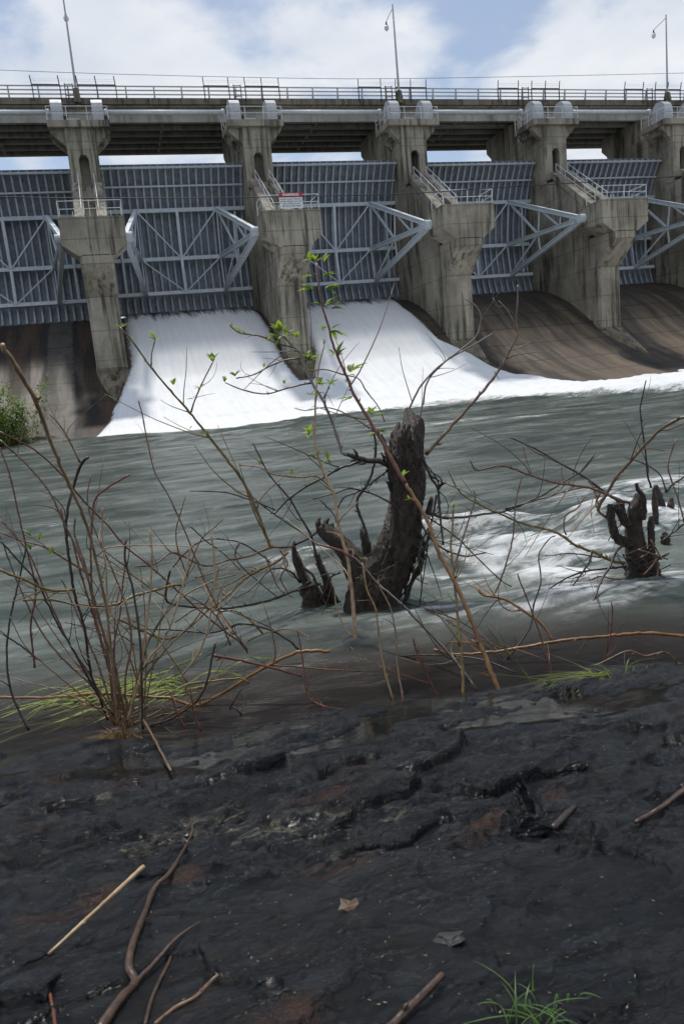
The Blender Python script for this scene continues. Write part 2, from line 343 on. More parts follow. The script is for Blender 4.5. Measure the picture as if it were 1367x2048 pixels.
M_ROCK = mat_rock()
M = dict(
    conc=mat_concrete('pier_concrete', joints=(23.25, 22.6, 19.3, 17.2, 15.0, 13.62, 11.9, 9.88, 7.4, 5.2)),
    conc_plain=mat_concrete('bridge_concrete', light=(.50,.49,.45), mid=(.38,.37,.33), streak=.5),
    curb=mat_concrete('curb_concrete', light=(.26,.22,.17), mid=(.16,.135,.10), streak=1.0),
    chute=mat_chute(), nose=mat_concrete('worn_nose', light=(.30,.26,.19), mid=(.13,.105,.075), dark=(.04,.03,.022), streak=1.1),
    steel=mat_paint('blue_grey_steel', (.62,.68,.72), .5, .25, .3, rust=.0),
    skin=mat_paint('gate_skin_steel', (.24,.27,.30), .55, .45, .6, rust=.0),
    rail=mat_paint('white_rail_paint', (.72,.74,.75), .5, .2, .2),
    ribs=mat_paint('gate_rib_steel', (.46,.51,.56), .5, .4, .55),
    hoist=mat_paint('hoist_cover_paint', (.54,.56,.58), .42, .2, .3),
    pipe=mat_paint('pipe_paint', (.66,.69,.70), .4, .25, .2),
    dark=mat_plain('dark_steel', (.045,.05,.058), .55),
    pole=mat_paint('pole_aluminium', (.50,.51,.51), .5, .2, .2),
    black=mat_plain('cable_black', (.02,.02,.022), .6),
    sign_w=mat_plain('sign_white', (.78,.79,.80), .5), sign_r=mat_plain('sign_red', (.52,.02,.035), .5), sign_k=mat_plain('sign_black', (.02,.02,.02), .6),
    glass=mat_plain('lamp_glass', (.75,.77,.78), .2),
    bark=mat_bark(), rock=M_ROCK, river=mat_river(), white=mat_white_water(), film=mat_film(),
    t_dark=mat_twig('twig_dark', (.018,.012,.009), (.055,.036,.025)),
    t_brown=mat_twig('twig_brown', (.10,.055,.03), (.22,.13,.075)),
    t_grey=mat_twig('twig_grey', (.16,.135,.11), (.27,.235,.20), .6),
    t_red=mat_twig('twig_red', (.11,.032,.018), (.20,.065,.03)),
    t_orange=mat_twig('twig_orange', (.16,.07,.02), (.30,.15,.045)),
    t_olive=mat_twig('twig_olive', (.13,.085,.022), (.24,.16,.045)),
    t_tan=mat_twig('twig_tan', (.32,.20,.11), (.48,.34,.2), .6),
    t_green=mat_twig('twig_green', (.09,.12,.02), (.15,.19,.04)),
    wood=mat_twig('bare_wood', (.03,.017,.011), (.10,.058,.036), .32, 40),
    leaf=mat_leaf('spring_leaf', (.13,.20,.035), (.24,.30,.07)),
    leaf_dim=mat_leaf('bush_leaf', (.075,.13,.022), (.15,.22,.045), .4),
    grass=mat_leaf('wet_grass', (.14,.19,.022), (.26,.30,.05), .35),
    grass_dk=mat_leaf('dark_green_grass', (.05,.12,.02), (.10,.19,.04), .35),  # deeper green blades for the tuft at the bottom edge
    dry=mat_leaf('dry_grass', (.22,.12,.045), (.34,.21,.09), .25),
    dead=mat_plain('dead_leaf', (.085,.05,.025), .4),
    stone=mat_plain('grey_stone', (.02,.021,.021), .6),
    stone_br=M_ROCK,
    soil=mat_plain('river_bed', (.03,.024,.018), .8),
)

# ------------------------------------------------------------------ mesh helpers
class MB:
    def __init__(s): s.v = []; s.f = []
    def add(s, vs, fs):
        o = len(s.v); s.v += [tuple(map(float, p)) for p in vs]; s.f += [tuple(i+o for i in f) for f in fs]; return s
    def box(s, x0, x1, y0, y1, z0, z1):
        return s.add([(x0,y0,z0),(x1,y0,z0),(x1,y1,z0),(x0,y1,z0),(x0,y0,z1),(x1,y0,z1),(x1,y1,z1),(x0,y1,z1)],
                     [(0,3,2,1),(4,5,6,7),(0,1,5,4),(1,2,6,5),(2,3,7,6),(3,0,4,7)])
    def loft(s, rings, cap=True):
        n = len(rings[0]); vs = [p for r in rings for p in r]; fs = []
        for i in range(len(rings)-1):
            for j in range(n):
                k = (j+1) % n; fs.append((i*n+j, i*n+k, (i+1)*n+k, (i+1)*n+j))
        if cap: fs.append(tuple(range(n-1, -1, -1))); fs.append(tuple((len(rings)-1)*n+j for j in range(n)))
        return s.add(vs, fs)
    def prism_x(s, poly, x0, x1):      # polygon in (y, z)
        return s.loft([[(x0, a, b) for a, b in poly], [(x1, a, b) for a, b in poly]])
    def prism_y(s, poly, y0, y1):      # polygon in (x, z)
        return s.loft([[(a, y0, b) for a, b in poly], [(a, y1, b) for a, b in poly]])
    def beam(s, p, q, w, h=None, up=(0,0,1)):
        h = h or w; p = Vector(p); q = Vector(q); d = (q-p).normalized(); u = Vector(up)
        if abs(d.dot(u)) > .97: u = Vector((0,1,0))
        a = d.cross(u).normalized()*(w/2); b = a.cross(d).normalized()*(h/2)
        R = lambda c: [c-a-b, c+a-b, c+a+b, c-a+b]
        return s.loft([R(p), R(q)])
    def cyl(s, p, q, r, n=10, r2=None):
        return s.tube([p, q], [r, r if r2 is None else r2], n)
    def tube(s, pts, rad, n=6, wob=0.0, tipcap=True):
        pts = [Vector(p) for p in pts]; rings = []
        ref = None
        for i, p in enumerate(pts):
            d = (pts[min(i+1, len(pts)-1)]-pts[max(i-1, 0)])
            d = d.normalized() if d.length > 1e-9 else Vector((0,0,1))
            if ref is None: ref = Vector((0,0,1)) if abs(d.z) < .9 else Vector((1,0,0))
            a = d.cross(ref)
            if a.length < 1e-4: a = d.cross(Vector((.3,.9,.2)))
            a.normalize(); b = d.cross(a).normalized(); ref = a.cross(d)*1.0
            r = rad[i] if hasattr(rad, '__len__') else rad
            rings.append([p + (a*math.cos(2*math.pi*k/n) + b*math.sin(2*math.pi*k/n))*r*(1+(random.uniform(-wob, wob) if wob else 0)) for k in range(n)])
        return s.loft(rings)
    def build(s, name, mat, parent=None, smooth=False, attrs=None):
        me = bpy.data.meshes.new(name); me.from_pydata(s.v, [], s.f); me.update()
        return link(name, me, mat, parent, smooth)
def link(name, me, mat, parent=None, smooth=False):
    bm = bmesh.new(); bm.from_mesh(me); bmesh.ops.recalc_face_normals(bm, faces=bm.faces); bm.to_mesh(me); bm.free()
    if smooth: me.polygons.foreach_set('use_smooth', [True]*len(me.polygons))
    me.materials.append(mat)
    o = bpy.data.objects.new(name, me); COL.objects.link(o)
    if parent is not None:
        o.parent = parent
        q = parent; off = Vector((0,0,0))
        while q is not None: off += q.location; q = q.parent
        o.location = -off
    return o
def grid_mesh(name, X, Y, Z, mat, keep=None, attrs=None, smooth=True):
    r, c = X.shape
    co = np.stack([X, Y, Z], -1).reshape(-1, 3).astype(np.float32)
    i = np.arange(r*c).reshape(r, c)
    f = np.stack([i[:-1,:-1], i[:-1,1:], i[1:,1:], i[1:,:-1]], -1).reshape(-1, 4)
    if keep is not None:
        kq = (keep[:-1,:-1] | keep[:-1,1:] | keep[1:,1:] | keep[1:,:-1]).reshape(-1); f = f[kq]
        used = np.zeros(r*c, bool); used[f.reshape(-1)] = True
        remap = np.cumsum(used)-1; co = co[used]; f = remap[f]
    else: used = np.ones(r*c, bool)
    me = bpy.data.meshes.new(name)
    me.vertices.add(len(co)); me.vertices.foreach_set('co', co.reshape(-1))
    me.loops.add(f.size); me.loops.foreach_set('vertex_index', f.reshape(-1).astype(np.int32))
    me.polygons.add(len(f)); me.polygons.foreach_set('loop_start', np.arange(0, f.size, 4, dtype=np.int32)); me.polygons.foreach_set('loop_total', np.full(len(f), 4, np.int32))
    me.update(calc_edges=True)
    for k, a in (attrs or {}).items():
        at = me.attributes.new(k, 'FLOAT', 'POINT'); at.data.foreach_set('value', a.reshape(-1)[used].astype(np.float32))
    if smooth: me.polygons.foreach_set('use_smooth', np.ones(len(f), bool))
    me.materials.append(mat); o = bpy.data.objects.new(name, me); COL.objects.link(o); return o
def thing(name, label, cat, loc=(0,0,0), group=None):
    o = bpy.data.objects.new(name, None); COL.objects.link(o); o.location = loc; o.empty_display_size = .3
    return tag(o, label, cat, group)
def tag(o, label, cat, group=None):
    o['label'] = label; o['category'] = cat
    if group: o['group'] = group
    return o
def struct(o, kind='structure'): o['kind'] = kind; return o
def dup(o, shift, label=None, parent=None):
    c = o.copy(); COL.objects.link(c)
    if parent is None: c.location = o.location + Vector(shift)
    else: c.parent = parent
    if label: c['label'] = label
    for ch in list(o.children): dup(ch, shift, None, c)
    return c

S = 14.6
ORD = ['leftmost', 'second from left', 'middle', 'fourth from left', 'rightmost']

# ------------------------------------------------------------------ the spillway apron (ogee)
PY = np.array([-40,-16,-12,-9,-6,-3,0,1.8,2.88,4.86,7.61,10.88,14.1,17,18])
PZ = np.array([-1.2,-.5,-.15,.25,.85,1.75,3.0,3.95,4.6,6.04,7.54,8.75,9.4,9.4,9.2])
_yy = np.linspace(-40, 18, 700); _zz = np.interp(_yy, PY, PZ)
for _ in range(3): _zz = np.convolve(np.pad(_zz, 9, 'edge'), np.ones(19)/19, 'valid')
def ogee(Y): return np.interp(Y, _yy, _zz)
def build_spillway():
    ys = np.concatenate([np.linspace(-30, -14, 8), np.linspace(-13.5, 17.5, 90)])
    xs = np.linspace(-40, 120, 320)
    X, Y = np.meshgrid(xs, ys); Z = ogee(Y) + .015*fbm(X*.8, Y*.8, 3, 5)
    o = grid_mesh('spillway', X, Y, Z, M['chute'])
    tag(o, 'curved brown stained concrete spillway apron below the gates', 'spillway')
build_spillway()

# ------------------------------------------------------------------ piers
def railing(mb, pts, h, r=.028, posts=True, mids=(.5,), step=None):
    """posts at the points, rails between"""
    for i, p in enumerate(pts):
        if posts: mb.cyl((p[0],p[1],p[2]), (p[0],p[1],p[2]+h), r, 6)
        if i:
            q = pts[i-1]
            for fz in (1.0,)+tuple(mids): mb.cyl((q[0],q[1],q[2]+h*fz), (p[0],p[1],p[2]+h*fz), r*.85, 6)
def make_pier():
    root = thing('concrete_pier', '', 'pier', (0, 2.48, 4.3), 'concrete piers between the spillway gates')
    w = MB()
    body = [(3.95,2.0),(3.95,15.14),(9.35,18.9),(10.7,18.9),(11.7,18.9),(11.7,24.28),(15.6,24.28),(15.6,26.42),(22.6,26.42),(22.6,25.1),(21.6,24.3),(21.6,2.0)]
    w.prism_x(body, -1.13, 1.13)
    w.box(-1.28, 1.28, 15.9, 17.1, 9, 24.2); w.box(-1.25, 1.25, 18.6, 19.1, 9, 26.3)
    w.box(-1.0, 1.0, 3.55, 3.96, 2, 12.5)
    w.build('wall', M['conc'], root)
    # front leg with chamfered nose, leaning forward under the trunnion block
    lg = MB(); rings = []
    for z, f, hw in ((2.4,1.2,1.3),(3.4,1.75,1.26),(4.25,2.44,1.15),(4.3,2.48,1.15),(9.88,2.48,1.15),(11.9,0.0,1.17),(12.52,0.0,1.17)):
        rings.append([(-hw+.2,f,z),(hw-.2,f,z),(hw,f+.22,z),(hw,3.6,z),(-hw,3.6,z),(-hw,f+.22,z)])
    lg.loft(rings).build('leg', M['conc'], root)
    fa = MB()
    fa.loft([[(-hw,y,zo-.9),(hw,y,zo-.9),(hw,y,zo),(hw*.72,y,zo+t),(-hw*.72,y,zo+t),(-hw,y,zo)] for y, hw, zo, t in ((3.2,1.28,4.75,.35),(2.4,1.24,4.3,.28),(1.2,1.0,3.62,.34),(-.4,.62,2.83,.34),(-1.8,.25,2.24,.22),(-2.7,.04,1.87,.05))])
    fa.build('nose', M['nose'], root)
    b = MB()
    b.prism_y([(-2.25,15.14),(2.25,15.14),(2.25,13.25),(1.21,12.47),(-1.21,12.47),(-2.25,13.25)], 0.0, 2.6)
    b.prism_y([(-1.9,15.1),(1.9,15.1),(1.9,13.4),(1.19,12.8),(-1.19,12.8),(-1.9,13.4)], 2.58, 3.9)
    blk = b.build('trunnion_block', M['conc'], root)
    # shaft with the arched door niche
    s = MB()
    s.box(-1.2, -.40, 10.5, 11.7, 18.9, 24.28); s.box(.40, 1.2, 10.5, 11.7, 18.9, 24.28)
    s.box(-.40, .40, 10.5, 11.7, 18.9, 19.75)
    s.prism_y([(-.40,21.9),(-.2,22.22),(.2,22.22),(.40,21.9),(.40,24.28),(-.40,24.28)], 10.5, 11.7)
    s.box(-.40, .40, 11.45, 11.71, 19.75, 22.3)
    s.build('shaft', M['conc'], root)
    # stair down to the block
    st = MB(); n = 17
    for i in range(n):
        t0, t1 = i/n, (i+1)/n
        y0, y1 = 9.9+(3.3-9.9)*t1, 9.9+(3.3-9.9)*t0; z = 19.75+(15.14-19.75)*t1
        st.box(-.42, .42, y0, y1, z-.6, z+.04)
    for sx in (-1, 1):
        st.prism_x([(3.15,14.9),(3.15,15.36),(9.5,19.8),(10.49,19.8),(10.49,19.2),(9.5,19.2),(3.6,14.9)], *sorted((sx*.43, sx*1.19)))
    stair = st.build('stair', M['conc'], root)
    for sx in (-1, 1):
        r = MB(); pts = [(sx*.62, 9.9+(3.2-9.9)*t, 19.72+(15.3-19.72)*t) for t in np.linspace(.05, .97, 5)]
        railing(r, pts, 1.05, .03); r.build('railing', M['rail'], stair)
    r = MB()
    railing(r, [(-2.17,2.4,15.14),(-2.17,.08,15.14),(-.03,.08,15.14),(2.17,.08,15.14),(2.17,2.4,15.14)], 1.08, .03)
    for x in (-1.2, -.9, .9, 1.4): r.cyl((x,.3,15.1), (x,.3,15.55), .035, 6)
    r.build('railing', M['rail'], blk)
    # hoist platform on haunches
    p = MB(); p.box(-2.44, 2.44, 10.12, 13.9, 24.29, 24.80)
    for y0, y1 in ((10.75, 11.3), (13.0, 13.55)):
        p.prism_y([(-2.3,24.28),(2.3,24.28),(2.3,24.05),(1.22,23.0),(-1.22,23.0),(-2.3,24.05)], y0, y1)
    p.box(-1.9, 1.9, 11.3, 13.0, 23.7, 24.28)
    plat = p.build('platform', M['conc'], root)
    r = MB()
    railing(r, [(-2.38,13.8,24.8),(-2.38,12.6,24.8),(-2.38,11.4,24.8),(-2.38,10.2,24.8),(-.85,10.2,24.8),(.75,10.2,24.8),(2.38,10.2,24.8),(2.38,11.4,24.8),(2.38,12.6,24.8),(2.38,13.8,24.8)], 1.07, .032)
    r.beam((-.9,10.4,24.95), (.1,10.4,24.95), .05, .05)
    r.build('railing', M['rail'], plat)
    return root
PIER_L = ['weathered concrete pier left of the white water, leftmost of the five',
          'weathered concrete pier carrying the red and white warning sign',
          'weathered concrete pier right of the white water, middle one of the five',
          'weathered concrete pier standing on the dry brown apron, second from the right edge',
          'partly cut off concrete pier at the right edge, farthest of the five']
pier = make_pier(); pier['label'] = PIER_L[0]
for k in range(1, 5): dup(pier, (k*S, 0, 0), PIER_L[k])

# hoist covers on the platforms (two per pier)
def make_hoist():
    root = thing('gate_hoist', '', 'hoist', (-1.6, 10.5, 24.81), 'gate hoists on the pier platforms')
    h = MB(); n = 10
    prof = [(10.5,24.81),(10.5,25.65)] + [(11.6-1.1*math.cos(math.pi*t/n), 25.65+1.12*math.sin(math.pi*t/n)) for t in range(1, n)] + [(12.7,25.65),(12.7,24.81)]
    h.prism_x(prof, -2.02, -1.14); h.build('cover', M['hoist'], root)
    b = MB(); b.box(-2.06, -1.10, 10.46, 12.74, 25.55, 25.62); b.box(-2.1, -1.06, 10.42, 12.78, 24.81, 24.9); b.build('flange', M['hoist'], root)
    m = MB(); m.cyl((-1.13,12.0,25.4), (-.7,12.0,25.4), .22, 12); m.box(-1.1,-.75,11.3,11.7,24.81,25.5); m.build('motor', M['dark'], root)
    return root
hoist = make_hoist()
for k in range(5):
    for j in range(2):
        lab = '%s rounded pale grey hoist cover on the platform of the %s pier' % (('left', 'right')[j], ORD[k])
        if k == 0 and j == 0: hoist['label'] = lab
        else: dup(hoist, (k*S+j*3.2, 0, 0), lab)

# drive pipes between platforms
PIPE_L = ['white pipe running in from the left edge to the leftmost pier platform'] + \
    ['white pipe below the road bridge between the %s and %s pier platforms' % p for p in (('leftmost','second'),('second','middle'),('middle','fourth'),('fourth','rightmost'))]
def make_pipe():
    p = MB(); p.cyl((-14.6+2.2,12.6,26.17), (-2.2,12.6,26.17), .2, 14)
    for x in (-12.3, -2.35): p.cyl((x-.12,12.6,26.17), (x+.12,12.6,26.17), .28, 12)
    o = p.build('pipe', M['pipe'], None, True)
    me = o.data
    return tag(o, PIPE_L[0], 'pipe', 'white pipes between the hoist platforms')
pipe = make_pipe()
for k in range(1, 5): dup(pipe, (k*S, 0, 0), PIPE_L[k])

# ------------------------------------------------------------------ tainter gates
TY, TZ = 2.73, 14.15
def gp(x, deg, R): t = math.radians(deg); return (x, TY+R*math.cos(t), TZ+R*math.sin(t))
def make_gate():
    cx = -S/2
    root = thing('spillway_gate', '', 'gate', (cx, TY, TZ), 'steel radial gates in the dam bays')
    lo, hi = -23.3, 37.4; nseg = 26
    sk = MB(); ang = np.linspace(lo, hi, nseg)
    ra = [[gp(x, a, R) for x, R in ((cx-6.12,12.4),(cx+6.12,12.4),(cx+6.12,12.46),(cx-6.12,12.46))] for a in ang]
    sk.loft(ra).build('skin_plate', M['skin'], root)
    xs = np.linspace(cx-5.95, cx+5.95, 19)
    rib0 = None
    for i, x in enumerate(xs):
        if rib0 is None:
            rb = MB()
            rb.loft([[gp(x+dx, a, R) for dx, R in ((-.02,12.1),(.02,12.1),(.02,12.399),(-.02,12.399))] for a in ang])
            rb.loft([[gp(x+dx, a, R) for dx, R in ((-.08,12.06),(.08,12.06),(.08,12.099),(-.08,12.099))] for a in ang])
            rib0 = rb.build('rib', M['ribs'], root)
        else:
            c = rib0.copy(); COL.objects.link(c); c.parent = root; c.location = rib0.location + Vector((x-xs[0],0,0))
    def girder(a, depth, hgt, nm='girder', x0=-6.1, x1=6.1):
        g = MB()
        R1 = 12.055; t = math.degrees(hgt/2/12)
        g.loft([[gp(cx+xx, a+s, R) for s, R in ((-.12,R1-depth),(.12,R1-depth),(.12,R1),(-.12,R1))] for xx in (x0, x1)])
        for R in (R1-depth-.03,):
            g.loft([[gp(cx+xx, a+s, r) for s, r in ((-t,R),(t,R),(t,R+.03),(-t,R+.03))] for xx in (x0, x1)])
        g.build(nm, M['steel'], root)
    GA = (20.0, -.6, -16.0)
    for a in GA: girder(a, .62, .34)
    girder(29.4, .12, .14, 'edge_beam'); girder(37.1, .16, .14, 'edge_beam')
    Rf = 11.40; nx = 3.55
    fr = MB()
    up = lambda x, a, R=Rf: gp(cx+x, a, R)
    fr.beam(up(0,GA[0]), up(0,GA[1]), .24, .1); fr.beam(up(0,GA[1]), up(0,GA[2]), .24, .1)
    for sx in (-1, 1):
        fr.beam(up(sx*nx*.97,GA[0]-.6), up(sx*.15,GA[1]+.6), .17, .1); fr.beam(up(sx*nx*.97,GA[1]-.6), up(sx*.15,GA[2]+.6), .15, .1)
        fr.beam(up(sx*5.2,GA[0],11.75), up(sx*5.2,GA[2],11.75), .16, .1)
    fr.build('brace_frame', M['steel'], root)
    for sx in (-1, 1):
        ar = MB(); ap = Vector((cx+sx*5.07, TY+.1, TZ))
        nodes = [Vector(up(sx*nx, a)) for a in GA]
        for nd in nodes:
            d = (nd-ap).normalized()
            side = Vector((1,0,0)); nrm = d.cross(side).normalized()
            # H section arm: two flanges and a web
            for o_ in (-.17, .17): ar.beam(ap+nrm*o_+d*.5, nd+nrm*o_, .34, .045, up=nrm)
            ar.beam(ap+d*.5, nd, .05, .32, up=nrm)
        arm = ar.build('arm', M['steel'], root)
        gs = MB(); g0 = [ap] + [ap+(n-ap).normalized()*1.9 for n in nodes]
        off = Vector((.06,0,0))
        gs.loft([[g0[0]-off*1, g0[3]-off, g0[2]-off, g0[1]-off], [g0[0]+off, g0[3]+off, g0[2]+off, g0[1]+off]])
        gs.build('gusset', M['steel'], arm)
        tn = MB(); tn.cyl((ap.x-.55, TY, TZ), (ap.x+.55, TY, TZ), .38, 16); tn.build('trunnion', M['steel'], arm)
        lt = MB(); A, B, Cc = nodes
        P = lambda n, t: ap+(n-ap)*t
        for p, q, w in ((A,B,.2),(B,Cc,.2),(P(A,.56),P(B,.56),.17),(P(B,.56),P(Cc,.56),.17),(A,P(B,.56),.22),(P(A,.56),P(B,.28),.16),(P(A,.28),P(B,.28),.12),(Cc,P(B,.56),.16)):
            lt.beam(p, q, w, .1, up=(1,0,0))
        lt.build('lattice', M['steel'], arm)
    return root
GATE_L = ['blue grey steel gate at the left edge above the dry dark apron',
          'blue grey steel gate above the left white water chute, between the leftmost two piers',
          'blue grey steel gate above the right white water chute, right of the warning sign',
          'blue grey steel gate above dry brown apron, between the middle and fourth piers',
          'blue grey steel gate between the two piers nearest the right edge, dry below']
gate = make_gate(); gate['label'] = GATE_L[0]
for k in range(1, 5):
    c = dup(gate, (k*S, 0, 0), GATE_L[k])
    if k in (1, 2): c.rotation_euler = (math.radians(1.3), 0, 0)

# ------------------------------------------------------------------ road bridge
def build_bridge():
    root = thing('road_bridge', 'concrete road bridge with beams and railing along the dam top', 'bridge', (22, 16, 26.43))
    X0, X1 = -40, 125
    d = MB(); d.box(X0, X1, 15.55, 27.0, 27.62, 27.86); d.build('deck', M['conc_plain'], root)
    c = MB(); c.box(X0, X1, 15.2, 15.62, 27.72, 28.24); c.build('curb', M['curb'], root)
    for i, y in enumerate((16.15, 18.0, 19.85, 21.75, 23.65, 25.5)):
        g = MB(); g.prism_x([(y-.28,26.44),(y+.28,26.44),(y+.28,26.7),(y+.1,26.95),(y+.1,27.3),(y+.24,27.45),(y+.24,27.61),(y-.24,27.61),(y-.24,27.45),(y-.1,27.3),(y-.1,26.95),(y-.28,26.7)] if i else
                  [(y-.2,26.44),(y+.28,26.44),(y+.28,27.61),(y+.0,27.61),(y+.0,27.25),(y-.2,27.1)], X0, X1)
        g.build('girder', M['conc_plain'], root)
    for k in range(-1, 7):
        xx = k*S+S/2; df = MB(); df.box(xx-.12, xx+.12, 16.4, 25.4, 26.55, 27.55); df.build('cross_beam', M['conc_plain'], root)
    r = MB()
    x = X0+.6
    while x < X1:
        r.loft([[(x-.07,15.3,28.2),(x+.07,15.3,28.2),(x+.07,15.5,28.2),(x-.07,15.5,28.2)], [(x-.05,15.18,29.22),(x+.05,15.18,29.22),(x+.05,15.28,29.22),(x-.05,15.28,29.22)]])
        x += 2.43
    for z, y in ((29.18,15.2),(28.87,15.25),(28.55,15.3)): r.box(X0, X1, y-.045, y+.045, z-.045, z+.045)
    r.build('railing', M['rail2'], root)
    r = MB()
    for z in (29.18, 28.87, 28.55): r.box(X0, X1, 26.8, 26.88, z-.045, z+.045)
    r.build('railing', M['rail2'], root)
M['rail2'] = mat_paint('bridge_rail_grey', (.50,.50,.49), .55, .25, .3)
build_bridge()
def make_fence():
    root = thing('security_fence', '', 'fence', (0, 15.0, 27.9), 'dark security fence panels on the bridge edge')
    for x in (-3.4, -1.15, .35, 1.9, 3.5):
        f = MB(); f.beam((x,15.05,27.9), (x,15.05,29.05), .08, .08); f.beam((x,15.05,29.0), (x-.08,14.75,29.85), .07, .07)
        f.build('post', M['dark'], root)
    r = MB(); r.beam((-3.4,15.0,29.2), (-1.15,15.0,29.2), .08, .08); r.beam((.35,15.0,29.2), (3.5,15.0,29.2), .08, .08)
    for z in (29.45, 29.6): r.cyl((-3.4,14.85,z), (3.5,14.85,z), .006, 5)
    r.build('rail', M['dark'], root)
    g = MB()
    for x in (-.75, -.1):
        g.beam((x,14.9,27.0), (x,14.9,29.3), .07, .07)
    for z in (27.3,27.8,28.3,28.8,29.2): g.beam((-.75,14.9,z), (-.1,14.9,z), .05, .05)
    g.build('ladder', M['dark'], root)
    return root
FENCE_L = ['dark steel security fence with ladder at the bridge edge above the %s pier' % ORD[k] for k in range(5)]
fence = make_fence(); fence['label'] = FENCE_L[0]
for k in range(1, 5): dup(fence, (k*S, 0, 0), FENCE_L[k])

# lamp posts over every second pier
def make_lamp():
    root = thing('street_lamp', '', 'lamp post', (.15, 15.0, 27.75), 'tall lamp posts on the bridge')
    b = MB(); b.loft([[(.15+dx*w,15.0+dy*w,z) for dx, dy in ((-1,-1),(1,-1),(1,1),(-1,1))] for z, w in ((27.75,.28),(28.2,.28),(28.9,.19))]); b.build('plinth', M['curb'], root)
    p = MB(); p.cyl((.15,15.0,28.85), (.15,15.0,36.5), .115, 10, .06); p.build('pole', M['pole'], root)
    a = MB(); a.tube([(.15,15.0,36.2),(.15,15.9,36.05),(.15,16.8,35.9),(.15,17.0,35.8)], .035, 6); a.build('arm', M['pole'], root)
    h = MB(); h.tube([(.15,17.0,35.85),(.15,17.0,35.6),(.15,17.0,35.5)], [.06,.09,.16], 10); lh = h.build('lamp_head', M['dark'], root)
    g = MB(); g.tube([(.15,17.0,35.5),(.15,17.0,35.35),(.15,17.0,35.15),(.15,17.0,35.0)], [.16,.24,.2,.05], 12); g.build('lamp_globe', M['glass'], lh, True)
    return root
LAMP_L = ['tall lamp post on the bridge above the leftmost pier, top cut by the frame', 'tall lamp post on the bridge above the middle pier', 'tall lamp post on the bridge above the rightmost pier']
lamp = make_lamp(); lamp['label'] = LAMP_L[0]
for i in (1, 2): dup(lamp, (i*2*S+ (1.2*i-.7), 0, 0), LAMP_L[i])

# cables
def cable(pts, Y, r, label):
    P = [at_y(x, y, Y) for x, y in pts]
    P = resample(P, 60)
    o = MB().tube(P, r, 6).build('cable', M['black'], None, True); tag(o, label, 'cable'); return o
def resample(P, n):
    P = np.array(P, float)
    if len(P) == 2: t = np.linspace(0, 1, n)[:, None]; return P[0]*(1-t)+P[1]*t
    Q = np.vstack([2*P[0]-P[1], P, 2*P[-1]-P[-2]]); out = []
    d = np.r_[0, np.cumsum(np.linalg.norm(np.diff(P, axis=0), axis=1))]
    for s in np.linspace(0, d[-1], n):
        i = min(max(np.searchsorted(d, s)-1, 0), len(P)-2); t = (s-d[i])/max(d[i+1]-d[i], 1e-9)
        p0, p1, p2, p3 = Q[i], Q[i+1], Q[i+2], Q[i+3]
        out.append(.5*((2*p1)+(-p0+p2)*t+(2*p0-5*p1+4*p2-p3)*t*t+(-p0+3*p1-3*p2+p3)*t**3))
    return np.array(out)
cable([(-300,392),(0,394),(145,396),(480,395),(560,393),(800,388),(1000,375),(1367,352),(1600,336)], -1.2, .035, 'thin dark cable hung low across the fronts of the piers')
cable([(-300,125),(0,140),(300,150),(627,157),(800,157),(1000,154),(1367,146),(1600,138)], 22.0, .022, 'thin overhead wire crossing the sky above the bridge')

# warning sign
def build_sign():
    root = thing('warning_sign', 'white sign with red WARNING header on the second pier', 'sign', (14.62, .0, 15.15))
    x0, x1, z0, z1, y = 13.72, 15.52, 15.22, 16.34, -.02
    p = MB(); p.box(x0, x1, y, y+.03, z0, z1-.34); pan = p.build('panel', M['sign_w'], root)
    h = MB(); h.box(x0, x1, y, y+.03, z1-.336, z1); hdr = h.build('header', M['sign_r'], root)
    s = MB()
    for x in (x0+.25, x1-.25):
        s = MB(); s.box(x-.03, x+.03, y+.032, y+.08, 15.14, z1-.05); s.build('post', M['rail'], root)
    def text(body, x, z, size, mat, width, bold=0):
        c = bpy.data.curves.new('lettering', 'FONT'); c.body = body; c.size = size; c.align_x = 'CENTER'; c.align_y = 'CENTER'; c.offset = bold
        t = bpy.data.objects.new('tmp', c); COL.objects.link(t); bpy.context.view_layer.update()
        me = bpy.data.meshes.new_from_object(t.evaluated_get(bpy.context.evaluated_depsgraph_get())); bpy.data.objects.remove(t)
        xs = [v.co.x for v in me.vertices]; k = width/(max(xs)-min(xs)); mx = (max(xs)+min(xs))/2
        for v in me.vertices: v.co = (x+(v.co.x-mx)*k, y-.004, z+v.co.y)
        link('lettering', me, mat, hdr if mat == M['sign_w'] else pan)
    cx = (x0+x1)/2
    text('WARNING', cx, z1-.17, .30, M['sign_w'], 1.3, .012)
    for i, l in enumerate(('BEWARE OF VIOLENT TURBULENCE', 'AND RAPID CHANGES IN WATER LEVEL', 'HORN OR SIREN WILL SOUND', 'WHEN GATE CHANGES ARE MADE')):
        text(l, cx, 15.87-.165*i, .125, M['sign_k'], (1.62,1.68,1.35,1.5)[i], .002)
build_sign()

